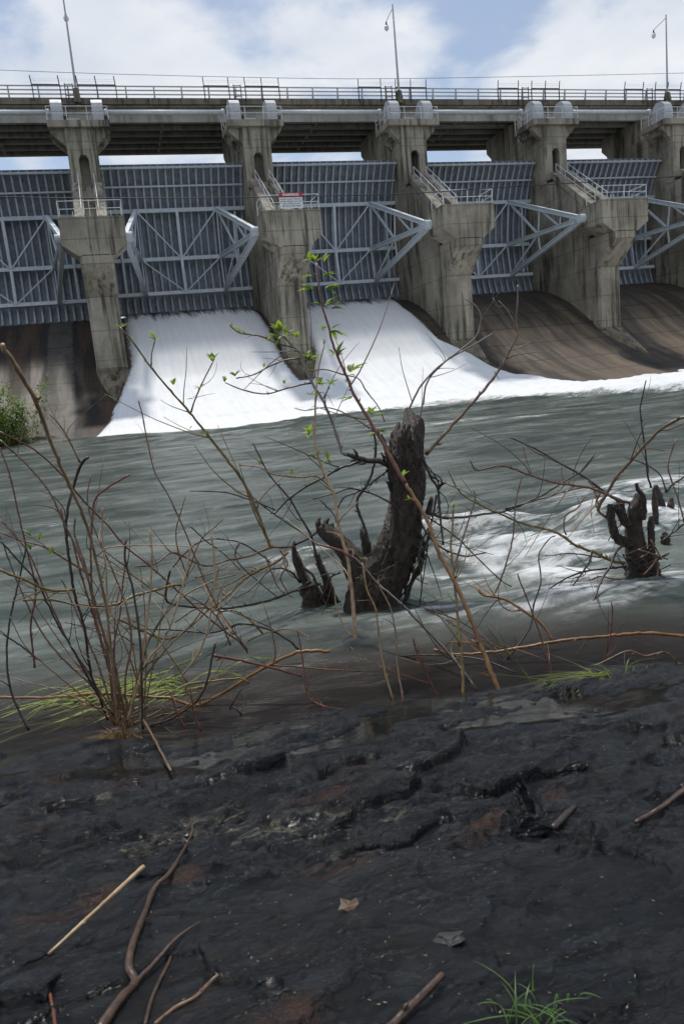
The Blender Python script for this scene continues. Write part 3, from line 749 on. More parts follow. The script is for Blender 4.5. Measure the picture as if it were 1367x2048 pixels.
# ------------------------------------------------------------------ white water over the two open bays
def build_white_water():
    ys = np.concatenate([np.linspace(15.2, 3, 100), np.linspace(2.9, -16, 130)]); xs = np.linspace(-5, 37, 330)
    X, Y = np.meshgrid(xs, ys)
    # outer edges widen once the sheet is past the pier noses
    XL = np.interp(Y, [-16,-12,-9.15,-4.7,-.3,2.3,2.8,3,14], [-2.6,-2.1,-1.5,-.7,.16,.95,1.15,1.15,1.15])
    XR = np.interp(Y, [-16,-12,-8,-6.2,-4.7,-3,0,1.9,3,4.2,9,14], [36.5,34.5,32.6,31.6,30.3,29.7,29.3,28.3,27.45,27.2,26.7,27.3])
    e = np.minimum(X-XL, XR-X)
    ww = np.interp(Y, [-2.2,0,2.3,14], [0.0,.55,1.15,1.15])   # wake behind the nose of the pier between
    wake = np.abs(X-14.3) - ww
    wake = np.where(Y > -2.2, np.abs(X-np.interp(Y,[-2.2,2.3,14],[13.9,14.6,14.6]))-ww, 9)
    e = np.minimum(e, wake)
    t = sstep(-.15, 1.0, e)
    Z = ogee(Y) - .12 + t*(.42 + .05*fbm(X*1.2, Y*.5, 3, 3)) + t*.10*fbm(X*2.2, Y*1.2, 4, 8)*sstep(2, -8, Y)
    lip = sstep(5.5, 12.8, Y)*1.0
    grid_mesh('white_water', X, Y, Z, M['white'], e > -.4, dict(lip=lip, thin=np.clip(e*.8+.1+.35*fbm(X*1.3, Y*.5, 3, 67)*sstep(2,-6,Y), -1, 1.2)))
build_white_water()
struct(bpy.data.objects['white_water'])

# ------------------------------------------------------------------ rock bank
SHORE_PX = [(-500,1580),(-200,1540),(0,1520),(120,1503),(250,1490),(350,1486),(450,1476),(520,1460),(600,1446),(700,1428),(800,1410),(900,1400),(1000,1391),(1060,1373),(1130,1352),(1240,1345),(1367,1340),(1600,1320),(1900,1300)]
_sh = np.array([at_z(x, y, 0)[:2] for x, y in SHORE_PX]); _sh = _sh[np.argsort(_sh[:,0])]
def shoreY(X):
    X = np.asarray(X, float)
    base = np.interp(X, _sh[:,0], _sh[:,1])
    lo, hi = _sh[0], _sh[-1]
    base = np.where(X < lo[0], lo[1]+(lo[0]-X)*.15, base); return np.where(X > hi[0], hi[1]-(X-hi[0])*.12, base)
LEDGE_PX = [(-300,1760),(0,1745),(200,1740),(450,1715),(640,1700),(830,1688),(1000,1672),(1160,1656),(1280,1646),(1367,1638),(1700,1610)]
def _bank0(X, Y):
    s = shoreY(X)-Y
    z = np.where(s < 0, s*.42, s*.235+.10*(1-np.exp(-np.maximum(s, 0)/.18)))
    return np.where(s > 4.4, 4.4*.235+.10+(s-4.4)*.03, z)
_lw = []
for x, y in LEDGE_PX:
    v = ray(x, y); d = np.linspace(1, 6, 4000); P = CAM+d[:,None]*v
    i = np.argmax(P[:,2] < _bank0(P[:,0], P[:,1])+.06); _lw.append(P[i,:2])
_lw = np.array(_lw); _lw = _lw[np.argsort(_lw[:,0])]
def bank(X, Y, detail=True):
    X = np.asarray(X, float); Y = np.asarray(Y, float)
    z = _bank0(X, Y)
    ly = np.interp(X, _lw[:,0], _lw[:,1]) + .04*vnoise(X*3, X*0+2, 41)
    q = ly-Y                       # >0 on the camera side of the ledge
    z = z - .03*sstep(.05, -.25, q)*sstep(-.75, -.25, q) + .022*sstep(-.06, .03, q)*np.exp(-np.maximum(q,0)/.9)
    if detail:
        a = .35; u = X*math.cos(a)+Y*math.sin(a); v = -X*math.sin(a)+Y*math.cos(a)
        u2 = u + .12*fbm(u*2, v*2, 3, 60); v2 = v + .12*fbm(u*2+5, v*2, 3, 61)
        s = shoreY(X)-Y
        amp = .35+.65*sstep(.1, .7, s)*1.0
        mid = sstep(-.25, .15, -q)      # rougher between ledge and water
        w = .25*fbm(u*3, v*3, 4, 64)
        z = z + amp*(.05*fbm(u2*1.3, v2*2.0, 3, 70) + (.014+.028*mid)*ridged(u2*2.6, v2*5.5, 5, 80) + (.018+.044*mid)*plates(u2*1.7+w, v2*3.4+w, 241)
            + (.005+.016*mid)*plates(u2*5+w*2, v2*9+w*2, 150) + (.0006+.0025*mid)*plates(u2*15+w*3, v2*24-w*3, 160) + (.0028+.008*mid)*ridged(u2*14, v2*26, 3, 90) + .002*fbm(u*40, v*80, 3, 95))
        # slate breaks in thin plates
        st = .035; zz = z/st + .8*fbm(u2*1.5, v2*1.5, 3, 99); fr = zz-np.floor(zz)
        z = z + amp*st*.30*(sstep(.3, .7, fr)-fr)
    return z
def ground_hit(x, y, lift=0.0):
    v = ray(x, y); d = np.linspace(.8, 9, 6000); P = CAM+d[:,None]*v
    z = np.maximum(bank(P[:,0], P[:,1]), -9)
    i = np.argmax(P[:,2] < z+lift); return P[i]
def build_bank():
    na, nr = 1000, 800
    th = np.linspace(math.radians(-36), math.radians(62), na)
    rr = np.concatenate([np.geomspace(.45, 6.5, nr-40), np.linspace(6.6, 16, 40)])
    T, Rr = np.meshgrid(th, rr)
    X = CAM[0]+Rr*np.sin(T); Y = CAM[1]-.15+Rr*np.cos(T)
    Z = bank(X, Y)
    for _ in range(1):
        Z[1:-1,1:-1] = .4*Z[1:-1,1:-1] + .15*(Z[:-2,1:-1]+Z[2:,1:-1]+Z[1:-1,:-2]+Z[1:-1,2:])
    hit = [ground_hit(x, y)[:2] for x, y in ((120,1735),(240,1710),(330,1690),(390,1650),(430,1630),(470,1665),(560,1655),(700,1640),(780,1620))]
    vein = np.zeros_like(X)
    for a, b in zip(hit[:-1], hit[1:]):
        ab = b-a; t = np.clip(((X-a[0])*ab[0]+(Y-a[1])*ab[1])/(ab@ab), 0, 1)
        dd = np.hypot(X-a[0]-t*ab[0], Y-a[1]-t*ab[1]); vein = np.maximum(vein, sstep(.16, .02, dd))
    rust = np.zeros_like(X)
    for x, y, r in ((240,1570,.16),(120,1560,.15),(640,1590,.2),(720,1530,.15),(980,1630,.22),(90,1840,.12),(180,1800,.12),(700,1720,.2),(560,2030,.12),(380,1750,.1),(1100,1600,.1)):
        h = ground_hit(x, y); rust = np.maximum(rust, sstep(r, r*.2, np.hypot(X-h[0], (Y-h[1])*1.4)+.06*fbm(X*9, Y*9, 3, 33)))
    o = grid_mesh('rock_bank', X, Y, Z, M['rock'], None, dict(vein=vein, rust=rust)); struct(o)
    # the bank behind and beside the viewpoint
    x2 = np.linspace(-60, 60, 120); y2 = np.linspace(-130, -48, 140)
    X2, Y2 = np.meshgrid(x2, y2); Z2 = bank(X2, Y2, False)-.25+.15*fbm(X2*.4, Y2*.4, 3, 4)
    grid_mesh('ground', X2, Y2, Z2, M['rock'], ~((np.hypot(X2-CAM[0], Y2-CAM[1]) < 14) & (Y2 > CAM[1]-.6)), dict(vein=X2*0, rust=X2*0))
    struct(bpy.data.objects['ground'])
build_bank()
def build_film():
    na, nr = 260, 200
    X, Y = np.meshgrid(np.linspace(-3, 6, na), np.linspace(-57.3, -54.0, nr))
    s = shoreY(X)-Y
    base = _bank0(X, Y)
    Z = base + .012 + .012*fbm(X*1.5, Y*1.5, 2, 12) - .1*sstep(1.1, 1.7, s+.4*fbm(X*1.2, Y*1.2, 2, 19)) + .02*sstep(.3,-.1,s)
    ly = np.interp(X, _lw[:,0], _lw[:,1])
    keep = (s < 1.9) & (s > -.05) & (Y > ly+.02)
    o = grid_mesh('wet_film', X, Y, Z, M['film'], keep); o.name = 'shallow_water'; struct(o)
build_film()

# ------------------------------------------------------------------ the river
def river_h(X, Y):
    s = Y-shoreY(X); near = sstep(0, 3, s)
    h = .035*fbm(X*.35, Y*.9, 3, 21)*sstep(0, 8, s) + .10*fbm(X*.16, Y*.34, 4, 22)*sstep(6, 22, s)*1.6 + .05*ridged(X*.22, Y*.6, 3, 24)*sstep(12, 30, s)
    h = h + .012*fbm(X*1.4, Y*3.0, 3, 25)*near
    foam = np.zeros_like(X)
    # standing waves behind the drowned stumps
    wx, wy = X+.22*fbm(X*1.3, Y*1.3, 3, 71), Y+.22*fbm(X*1.3+9, Y*1.3, 3, 72)
    def bump_at(px, py, rx, ry, rot):
        P = at_z(px, py, 0); c, sn = math.cos(rot), math.sin(rot)
        a = ((wx-P[0])*c+(wy-P[1])*sn)/rx; b_ = (-(wx-P[0])*sn+(wy-P[1])*c)/ry
        return 1/(1+(a*a+b_*b_)**1.4)
    for px, py, rx, ry, rot, hh, ff in ((960,1070,.9,.45,-.5,.16,.62),(1030,1110,.9,.35,-.6,.12,.70),(1080,1160,.7,.3,-.7,.07,.62),(1130,1195,.7,.22,-.3,.05,.52),(1010,1140,.6,.4,0,-.08,.1),(640,1120,.5,.3,-.2,.10,.55),(570,1135,.5,.22,-.3,.05,.35),
            (1210,1055,.7,.45,.5,.17,.72),(1300,1060,.7,.6,.4,.14,.66),(1345,985,1.1,1.0,.3,.12,.55),(1290,1000,.9,.6,.3,.06,.45),(840,1238,.6,.12,0,.03,.36),(960,1235,1.0,.13,.05,.03,.40),(1060,1225,.7,.12,.1,.02,.34),(1250,1205,.8,.2,.2,.03,.34),(1330,1165,.5,.3,.3,.03,.40),(760,1250,.5,.1,0,.02,.30),
            (900,1075,.6,.3,-.2,.06,.40),(90,1055,.7,.18,-.2,.03,.34),(270,940,1.4,.35,0,.05,.24),(1150,1010,1.0,.6,.1,.07,.34),(420,1020,1.2,.2,0,.03,.2)):
        w = bump_at(px, py, rx, ry, rot); h = h+1.5*hh*w; foam = np.maximum(foam, ff*w)
    ri = np.exp(-((X-at_z(1020,1120,0)[0])/1.6)**2-((Y-at_z(1020,1120,0)[1])/1.3)**2)
    h = h + ri*(.085*fbm(X*1.5+Y*1.0, Y*.9-X*.6, 3, 75) + .03*ridged((X*.58-Y*.81)*1.1, (X*.81+Y*.58)*3.6, 3, 76))
    foam = np.maximum(foam, ri*(.34+.40*ridged((X*.58-Y*.81)*.8, (X*.81+Y*.58)*1.9, 3, 79)))
    # patches of foam carried on the open water
    for px, py, rx, ry, ff in ((900,848,2.6,.8,.55),(1062,838,1.0,.5,.6),(470,985,2.5,.35,.18),(640,862,5,.35,.3),(380,955,3,.25,.25)):
        P = at_z(px, py, 0); w = np.exp(-(((X-P[0])/rx)**2+((Y-P[1])/ry)**2)); foam = np.maximum(foam, ff*w)
    # the foaming roller at the foot of the spillway
    Yf = np.interp(X, [-40,-3,-1.5,2,8,14,20,23,25,27,30,36,60,120], [5,1,-7.5,-11.3,-11.8,-13.0,-14.0,-16.2,-20.5,-25,-27,-28,-28,-28]) + .5*fbm(X*.5, X*0, 3, 51)
    q = Y-Yf
    roll = sstep(-1.6, 1.6, q+.5*fbm(X*1.1, Y*1.1, 3, 59))*sstep(-6, -2.0, X)
    foam = np.maximum(foam, roll*np.clip(.72+.10*(q-1.5)+.25*fbm(X*.5, Y*.7, 4, 66), .4, 1.35))
    h = h + roll*(.12+.22*np.abs(fbm(X*.6, Y*.8, 4, 55)) + .10*fbm(X*1.6, Y*1.6, 3, 57)) - .10*np.exp(-((q+1.6)/1.2)**2) + .12*np.exp(-((q+5)/2.0)**2)*sstep(-2,4,X) + np.exp(-((q+7)/6.5)**2)*(.16*ridged(X*.16+Y*.05, Y*.42, 3, 91)+.07*fbm(X*.7, Y*1.3, 3, 92))*sstep(-8,0,X)
    h = h + .18*sstep(20, 34, X)*roll
    foam = np.maximum(foam, np.exp(-((q+2.2)/2.6)**2)*(.30+.35*fbm(X*.45, Y*.8, 4, 93))*sstep(-3, 3, X))
    return h, foam
def build_river():
    na, nr = 620, 520
    th = np.linspace(math.radians(-75), math.radians(80), na)
    rr = np.concatenate([np.geomspace(2.6, 110, nr-20), np.geomspace(114, 900, 20)])
    T, Rr = np.meshgrid(th, rr); X = CAM[0]+Rr*np.sin(T); Y = CAM[1]+Rr*np.cos(T)
    h, foam = river_h(X, Y)
    b = bank(X, Y, False)
    depth = np.clip(h-b, -.2, 3)
    grid_mesh('river_water', X, Y, h, M['river'], (Y < 4) & (h > b-.25), dict(foam=foam, depth=depth)); struct(bpy.data.objects['river_water'])
    g = MB(); g.add([(-3000,-3000,-3.2),(3000,-3000,-3.2),(3000,3000,-3.2),(-3000,3000,-3.2)], [(0,1,2,3)]); struct(g.build('terrain', M['soil']))
build_river()
def water_d(x, y): return dep(at_z(x, y, 0))

# ------------------------------------------------------------------ twigs, stems, leaves
def stem_mesh(mb, px, d0, d1, r0, r1, n=7, spurs=0, bend=0.0, node=.0):
    """px: traced course from base to tip; d0/d1: distances of base and tip; r in photo pixels at that distance"""
    px = np.array(px, float); L = np.r_[0, np.cumsum(np.hypot(*np.diff(px, axis=0).T))]; t = L/L[-1]
    D = d0+(d1-d0)*t + bend*np.sin(t*math.pi)
    P = np.array([at_d(x, y, d) for (x, y), d in zip(px, D)])
    m = max(8, int(L[-1]/9)); Q = resample(P, m)
    dm = (d0+d1)/2; tt = np.linspace(0, 1, m)
    R = .74*(r0+(r1-r0)*tt)/FOC*dm
    Q = Q + rng.normal(0, 1, Q.shape)*R[:,None]*.18
    if node:
        k = rng.integers(4, 8); R = R*(1+node*np.maximum(0, np.cos(tt*m/k*2*math.pi))**8)
    R = R*(1+rng.normal(0, .05, m))
    mb.tube(Q, R, n)
    for _ in range(spurs):
        i = rng.integers(1, m-2); d = Vector(Q[i+1]-Q[i]).normalized(); o = Vector(rng.normal(0, 1, 3)); o = (o-d*o.dot(d)).normalized()
        if rng.uniform() < .38:
            l = R[i]*rng.uniform(12, 34); a = Vector(Q[i]); o2 = Vector(rng.normal(0, 1, 3))*.3; mb.tube(resample([a, a+(o*.6+d*.6)*l*.4, a+(o*.9+d*.9+o2)*l*.8, a+(o*1.1+d*1.2+o2*2)*l], 9), np.linspace(R[i]*.5, R[i]*.2, 9), 5); continue
        l = R[i]*rng.uniform(1.6, 4.5); a = Vector(Q[i]); mb.tube([a, a+(o*.8+d*.5)*l*.6, a+(o*.8+d*.8)*l], [R[i]*.6, R[i]*.55, R[i]*.25], 5)
    return Q
def leaf_mesh(mb, p, d, up, size):
    d = d.normalized(); s = d.cross(up)
    if s.length < 1e-3: s = d.cross(Vector((.2,.9,.1)))
    s.normalize(); n = s.cross(d)
    prof = ((0,.04),(.22,.34),(.5,.42),(.75,.28),(1.0,.02)); vs = []
    for t, w in prof:
        c = p + d*size*t + n*size*(-.25*t*t); vs += [c+s*size*w*.55+n*size*w*.22, c, c-s*size*w*.55+n*size*w*.22]
    fs = []
    for i in range(len(prof)-1):
        a = i*3; fs += [(a,a+1,a+4,a+3),(a+1,a+2,a+5,a+4)]
    mb.add(vs, fs)
def leaf_cluster(mb, x, y, d, size, n=4, spread=1.0, out=(0,0,1)):
    p = Vector(at_d(x, y, d)); s = .98*size/FOC*d
    for i in range(n):
        v = Vector(rng.normal(0, 1, 3))*spread + Vector(out)*1.0 + Vector((rng.uniform(-1,1),0,.2))
        leaf_mesh(mb, p, v, Vector((0,0,1)), s*rng.uniform(.65, 1.15))

def plant(name, label, cat, base, group=None): return thing(name, label, cat, tuple(base), group)

# ---- main stump
D_ST = water_d(720, 1213)
def wood_mass(mb, pts, d, n=26, rough=.16, seed=0, rings=90):
    px = np.array([p[:2] for p in pts], float); r = np.array([p[2] for p in pts], float)
    P = np.array([at_d(x, y, d+(p[3] if len(p) > 3 else 0)) for (x, y), p in zip(px, pts)])
    Q = resample(P, rings); L = np.r_[0, np.cumsum(np.linalg.norm(np.diff(P, axis=0), axis=1))]
    R = .93*np.interp(np.linspace(0, L[-1], rings), L, r)/FOC*d
    rr = []
    for i in range(rings):
        dd = Vector(Q[min(i+1, rings-1)]-Q[max(i-1, 0)]).normalized(); a = dd.cross(Vector((0,1,0))).normalized(); b = dd.cross(a).normalized()
        k = np.arange(n); ang = 2*math.pi*k/n
        ii = i*90/rings; nz = .8*fbm(np.cos(ang)*1.6+seed, np.sin(ang)*1.6+ii*.05, 3, seed) + .5*ridged(np.cos(ang)*4+seed, np.sin(ang)*4+ii*.10, 4, seed+5) + .22*fbm(np.cos(ang)*14+seed, np.sin(ang)*14+ii*.55, 3, seed+9)
        rr.append([tuple(Vector(Q[i]) + (a*math.cos(t)+b*math.sin(t))*R[i]*(1+rough*z)) for t, z in zip(ang, nz)])
    mb.loft(rr)
def build_stump():
    root = plant('tree_stump', 'tall black broken tree stump with leafy shoots standing in the river', 'stump', at_z(735, 1210, -.1))
    t = MB()
    wood_mass(t, [(738,1235,60),(740,1205,54),(758,1165,50),(783,1120,42),(803,1070,37),(812,1010,34),(815,965,37),(812,925,39),(815,880,33),(824,850,24),(818,832,12),(812,815,3)], D_ST, 90, .33, 3, 300)
    t.build('trunk', M['bark'], root, True)
    l = MB(); wood_mass(l, [(742,1190,34),(718,1150,28),(700,1112,23),(675,1082,19),(655,1066,17),(640,1052,13)], D_ST-.03, 24, .2, 9, 60)
    for a in ([(640,1060,8),(636,1045,6),(640,1035,2)],[(650,1056,8),(652,1044,6),(658,1036,2)],[(660,1062,9),(664,1050,5),(668,1047,2)],[(692,1092,7),(690,1080,4),(688,1074,1)]): wood_mass(l, a, D_ST-.03, 10, .2, 4, 12)
    l.build('limb', M['bark'], root, True)
    for pts_, dd_, n_, sd_ in (([(806,905,14),(800,875,11),(797,858,6),(796,843,2)], D_ST-.06, 12, 2), ([(736,1120,10),(731,1085,10),(724,1070,6),(721,1056,2)], D_ST+.05, 12, 6), ([(778,925,6),(768,885,4),(762,868,2)], D_ST-.05, 8, 6), ([(786,990,5),(776,968,3),(771,963,1)], D_ST-.05, 8, 7), ([(855,1030,7),(862,1000,5),(861,992,1)], D_ST, 8, 8), ([(838,1115,9),(848,1112,8),(851,1108,3)], D_ST, 8, 8)):
        s = MB(); wood_mass(s, pts_, dd_, n_, .3, sd_, 24); s.build('splinter', M['bark'], root, True)
    r = MB()
    for pts in ([(800,1100),(826,1140),(818,1180),(800,1225)],[(835,1105),(842,1135),(815,1175),(805,1215)],[(806,1150),(812,1190),(806,1220)],[(790,1080),(840,1070),(846,1110),(830,1150),(812,1200)]): stem_mesh(r, pts, D_ST-.1, D_ST, 6, 3, 7, 3)
    r.build('root', M['bark'], root, True)
    def br(pts, r0, r1, mat='t_dark', dd=(0,0), spurs=6, nm='branch', bend=0):
        m = MB(); stem_mesh(m, pts, D_ST+dd[0], D_ST+dd[1], r0, r1, 7, spurs, bend, .25); m.build(nm, M[mat], root, True)
    br([(737,1087),(727,1050),(715,1020),(715,995),(737,964),(749,918),(750,881),(743,854)], 4.2, 3, dd=(.05,.1))
    br([(779,930),(760,924),(737,921),(712,916),(694,909)], 8, 6, dd=(0,-.15))
    br([(724,921),(700,930),(678,937),(641,958),(601,980),(571,1004),(549,1027),(540,1026)], 4, 2, dd=(-.1,-.3))
    br([(775,939),(737,970),(712,985),(687,995),(675,1016)], 3, 2, dd=(-.1,-.2)); br([(795,1030),(796,1017),(761,995),(724,981),(697,977),(672,986),(625,998)], 2.6, 1.5, dd=(-.15,-.3))
    br([(851,909),(904,850),(954,795),(994,745),(1024,690),(1035,665),(1031,645),(1034,600),(1034,570)], 5, 2, 't_brown', (0,.2), 10, 'shoot')
    br([(1030,647),(1011,617),(996,602)], 2.2, 1.5, 't_grey', (.2,.2), 2, 'shoot')
    br([(816,822),(839,775),(869,740),(904,712),(949,675),(961,640),(954,615),(929,597)], 2.8, 1.6, 't_grey', (.05,.2), 6, 'shoot')
    br([(836,850),(846,800),(856,760),(894,720),(934,697),(984,667)], 2.8, 1.6, 't_grey', (.05,.2), 6, 'shoot')
    br([(845,915),(863,958),(875,977),(879,1026),(886,1090)], 4, 2.6, dd=(-.12,-.2)); br([(875,977),(884,968),(892,964)], 5, 2.5, dd=(-.15,-.2), spurs=3)
    br([(850,1022),(893,1036),(960,1029),(1009,1022),(1074,995),(1124,965),(1164,940),(1189,907)], 4, 1.8, dd=(0,-.1), spurs=10)
    br([(1009,1018),(1074,1000),(1150,978),(1190,975)], 2, 1.4, dd=(-.05,-.1), spurs=4)
    br([(852,1033),(909,1072),(960,1122),(1000,1160),(1022,1173)], 2.4, 1.4, dd=(-.1,-.2)); br([(838,1035),(850,1062),(878,1093),(924,1112),(960,1107),(971,1105)], 3, 2, dd=(-.12,-.3))
    br([(873,990),(863,1041),(847,1075),(835,1112),(843,1164),(836,1232)], 3, 1.5, dd=(-.1,-.15)); br([(862,1060),(850,1090),(835,1112)], 5, 3, dd=(-.05,-.1))
    # shoot from the bent limb with the side sprays
    br([(694,909),(684,906),(676,880),(664,845),(645,801),(622,764),(608,729),(602,708),(590,696),(564,671)], 4.2, 3, 't_grey', (-.15,.05), 14, 'shoot')
    br([(590,696),(558,688),(519,672),(479,666),(460,651)], 2.4, 1.6, 't_brown', (.05,0), 6, 'shoot')
    br([(602,716),(569,721),(540,732),(506,750),(472,757)], 2.4, 1.6, 't_brown', (.05,0), 6, 'shoot')
    br([(622,766),(598,770),(566,779),(527,788),(480,778),(450,765)], 2.4, 1.6, 't_brown', (0,-.1), 6, 'shoot')
    br([(616,742),(651,739),(685,749),(716,757),(732,782),(756,813),(769,845)], 2, 1.5, 't_grey', (.05,.1), 5, 'shoot')
    br([(645,799),(652,785),(659,774)], 2, 1.3, 't_brown', (0,0), 1, 'shoot'); br([(740,857),(709,837),(677,821),(648,815),(611,821),(591,817)], 1.8, 1.3, 't_brown', (.05,-.05), 3, 'shoot')
    # left leafy shoot rising from the small snag
    br([(545,1095),(537,1085),(515,1025),(490,970),(455,920),(415,870),(380,825),(340,780),(300,732),(265,682),(240,655)], 4.8, 2, 't_olive', (-.2,-.5), 16, 'shoot')
    br([(302,732),(304,705),(310,680)], 2, 1.3, 't_brown', (-.4,-.4), 2, 'shoot'); br([(382,825),(390,800),(400,775),(425,725)], 2.4, 1.6, 't_brown', (-.35,-.35), 3, 'shoot')
    # leafy vertical shoot in front
    br([(700,1302),(710,1278),(706,1219),(701,1170),(694,1115),(684,1081),(675,1041),(669,992),(654,961),(635,912),(629,863),(632,780),(636,740),(648,690)], 5.5, 2, 't_tan', (-1.0,-.4), 10, 'shoot')
    br([(669,992),(655,970),(630,952),(600,955),(545,948),(520,935),(480,930)], 2.4, 1.5, 't_orange', (-.6,-.5), 5, 'shoot'); br([(650,955),(640,935),(623,920),(610,905)], 2, 1.3, 't_brown', (-.5,-.5), 2, 'shoot')
    br([(640,1000),(655,1015),(668,1030),(672,1045)], 2, 1.5, 't_dark', (-.5,-.6), 2)
    lf = MB()
    for x, y, s, n in ((242,655,15,4),(263,682,14,3),(310,680,22,5),(347,770,18,4),(400,777,14,3),(426,724,24,5),(386,798,13,3),(410,868,14,3),(380,858,10,2)): leaf_cluster(lf, x, y, D_ST-.4, s, n, .7)
    for x, y, s, n in ((461,651,14,4),(477,665,16,3),(490,668,15,3),(535,682,22,5),(560,664,36,8),(556,680,26,5),(575,672,24,5),(595,674,22,4),(470,753,24,5),(449,764,16,3),(528,735,14,2),(568,768,14,3),(615,715,26,5),(617,722,34,7),(620,740,20,4),(642,765,20,4),(661,768,24,5),(590,818,8,2)): leaf_cluster(lf, x, y, D_ST, s*.85, n, .7)
    for x, y, s, n in ((622,790,22,5),(640,770,20,4),(618,866,26,6),(622,822,15,3),(630,915,22,5),(655,918,22,4),(585,946,17,4),(612,962,12,2),(520,930,14,3),(480,930,9,2),(725,1118,12,3),(720,1155,13,3)): leaf_cluster(lf, x, y, D_ST-.55, s*.85, n, .7)
    lf.build('foliage', M['leaf'], root, True)
    # small side snag
    ds = water_d(640, 1208)
    for mass in (([(628,1225,26),(622,1190,21),(607,1168,16)], [(622,1182,11),(605,1150,10),(594,1120,9),(588,1100,5),(588,1082,2)]), ([(668,1215,10),(652,1160,9),(640,1130,7),(633,1108,5)], [(655,1180,7),(650,1200,7),(648,1210,7)])):
        sn = MB()
        for k_, a_ in enumerate(mass): wood_mass(sn, a_, ds, 16, .35, 12+k_, 30)
        sn.build('snag', M['bark'], root, True)
    def bs(pts, r0, r1, mat='t_dark', d0=ds, d1=None, spurs=6): m = MB(); stem_mesh(m, pts, d0, d1 or d0, r0, r1, 7, spurs, 0, .25); m.build('branch', M[mat], root, True)
    bs([(650,1195),(647,1158),(635,1127),(623,1075),(601,1035),(577,995),(540,952),(520,915),(505,885)], 4, 1.6, spurs=8)
    bs([(640,1168),(590,1182),(540,1200),(465,1216),(400,1215),(340,1207),(332,1185),(340,1142)], 4, 2.2, d1=ds-1.6, spurs=10)
    bs([(590,1093),(550,1095),(535,1096),(500,1112),(450,1122),(415,1132),(380,1120),(345,1105),(310,1128),(270,1133)], 3.6, 2, 't_brown', d1=ds-1.6, spurs=10)
    bs([(575,1105),(550,1125),(500,1150),(450,1195),(410,1225),(370,1262),(325,1277),(240,1240)], 4.5, 2.4, 't_olive', d1=ds-2.2, spurs=10)
    bs([(545,1130),(525,1112),(480,1085),(425,1077)], 2.4, 1.4, d1=ds-.5); bs([(560,1120),(500,1145),(455,1170),(430,1178),(415,1182)], 3, 1.6, 't_brown', d1=ds-.8)
    bs([(588,1090),(620,1075),(640,1060),(660,1070),(690,1090)], 3, 2, d1=ds-.3); bs([(600,1165),(575,1140),(540,1140),(500,1180),(470,1195)], 3, 1.5, d1=ds-.8); bs([(680,1205),(664,1195),(650,1190),(640,1170)], 4, 2.5, d1=ds-.1)
    bs([(606,1135),(625,1150),(632,1170),(655,1215),(678,1225)], 3.6, 2.4, d0=ds-.1); bs([(680,1145),(660,1155),(650,1180),(640,1200)], 3, 2.4, d0=ds-.15)
    bs([(550,1020),(500,1000),(450,985),(380,982)], 2, 1.2, d1=ds-.6); bs([(620,1075),(580,1050),(530,1015),(500,990)], 2, 1.3, d1=ds-.4); bs([(560,1100),(575,1130),(560,1155),(575,1185)], 2.4, 1.6, 't_brown', d0=ds-.3)
    bs([(530,1110),(545,1150),(560,1180),(585,1195)], 2.4, 1.4, 't_brown', d0=ds-.4); bs([(480,1085),(470,1110),(490,1140),(555,1195)], 2, 1.3, d0=ds-.5); bs([(380,1052),(410,1080),(450,1110),(480,1140)], 2, 1.2, d0=ds-.9)
    # branch with a broken reddish tip crossing in front
    m = MB(); stem_mesh(m, [(956,1384),(924,1340),(884,1292),(834,1240),(801,1207),(755,1167),(724,1130),(700,1110)], D_ST-2.2, D_ST-1.0, 4.2, 3.6, 7, 6); m.build('branch', M['t_dark'], root, True)
    m = MB(); stem_mesh(m, [(712,1120),(687,1105),(660,1095),(630,1087)], D_ST-1.0, D_ST-.9, 5, 2.5, 7, 1); m.build('branch', M['t_red'], root, True)
build_stump()

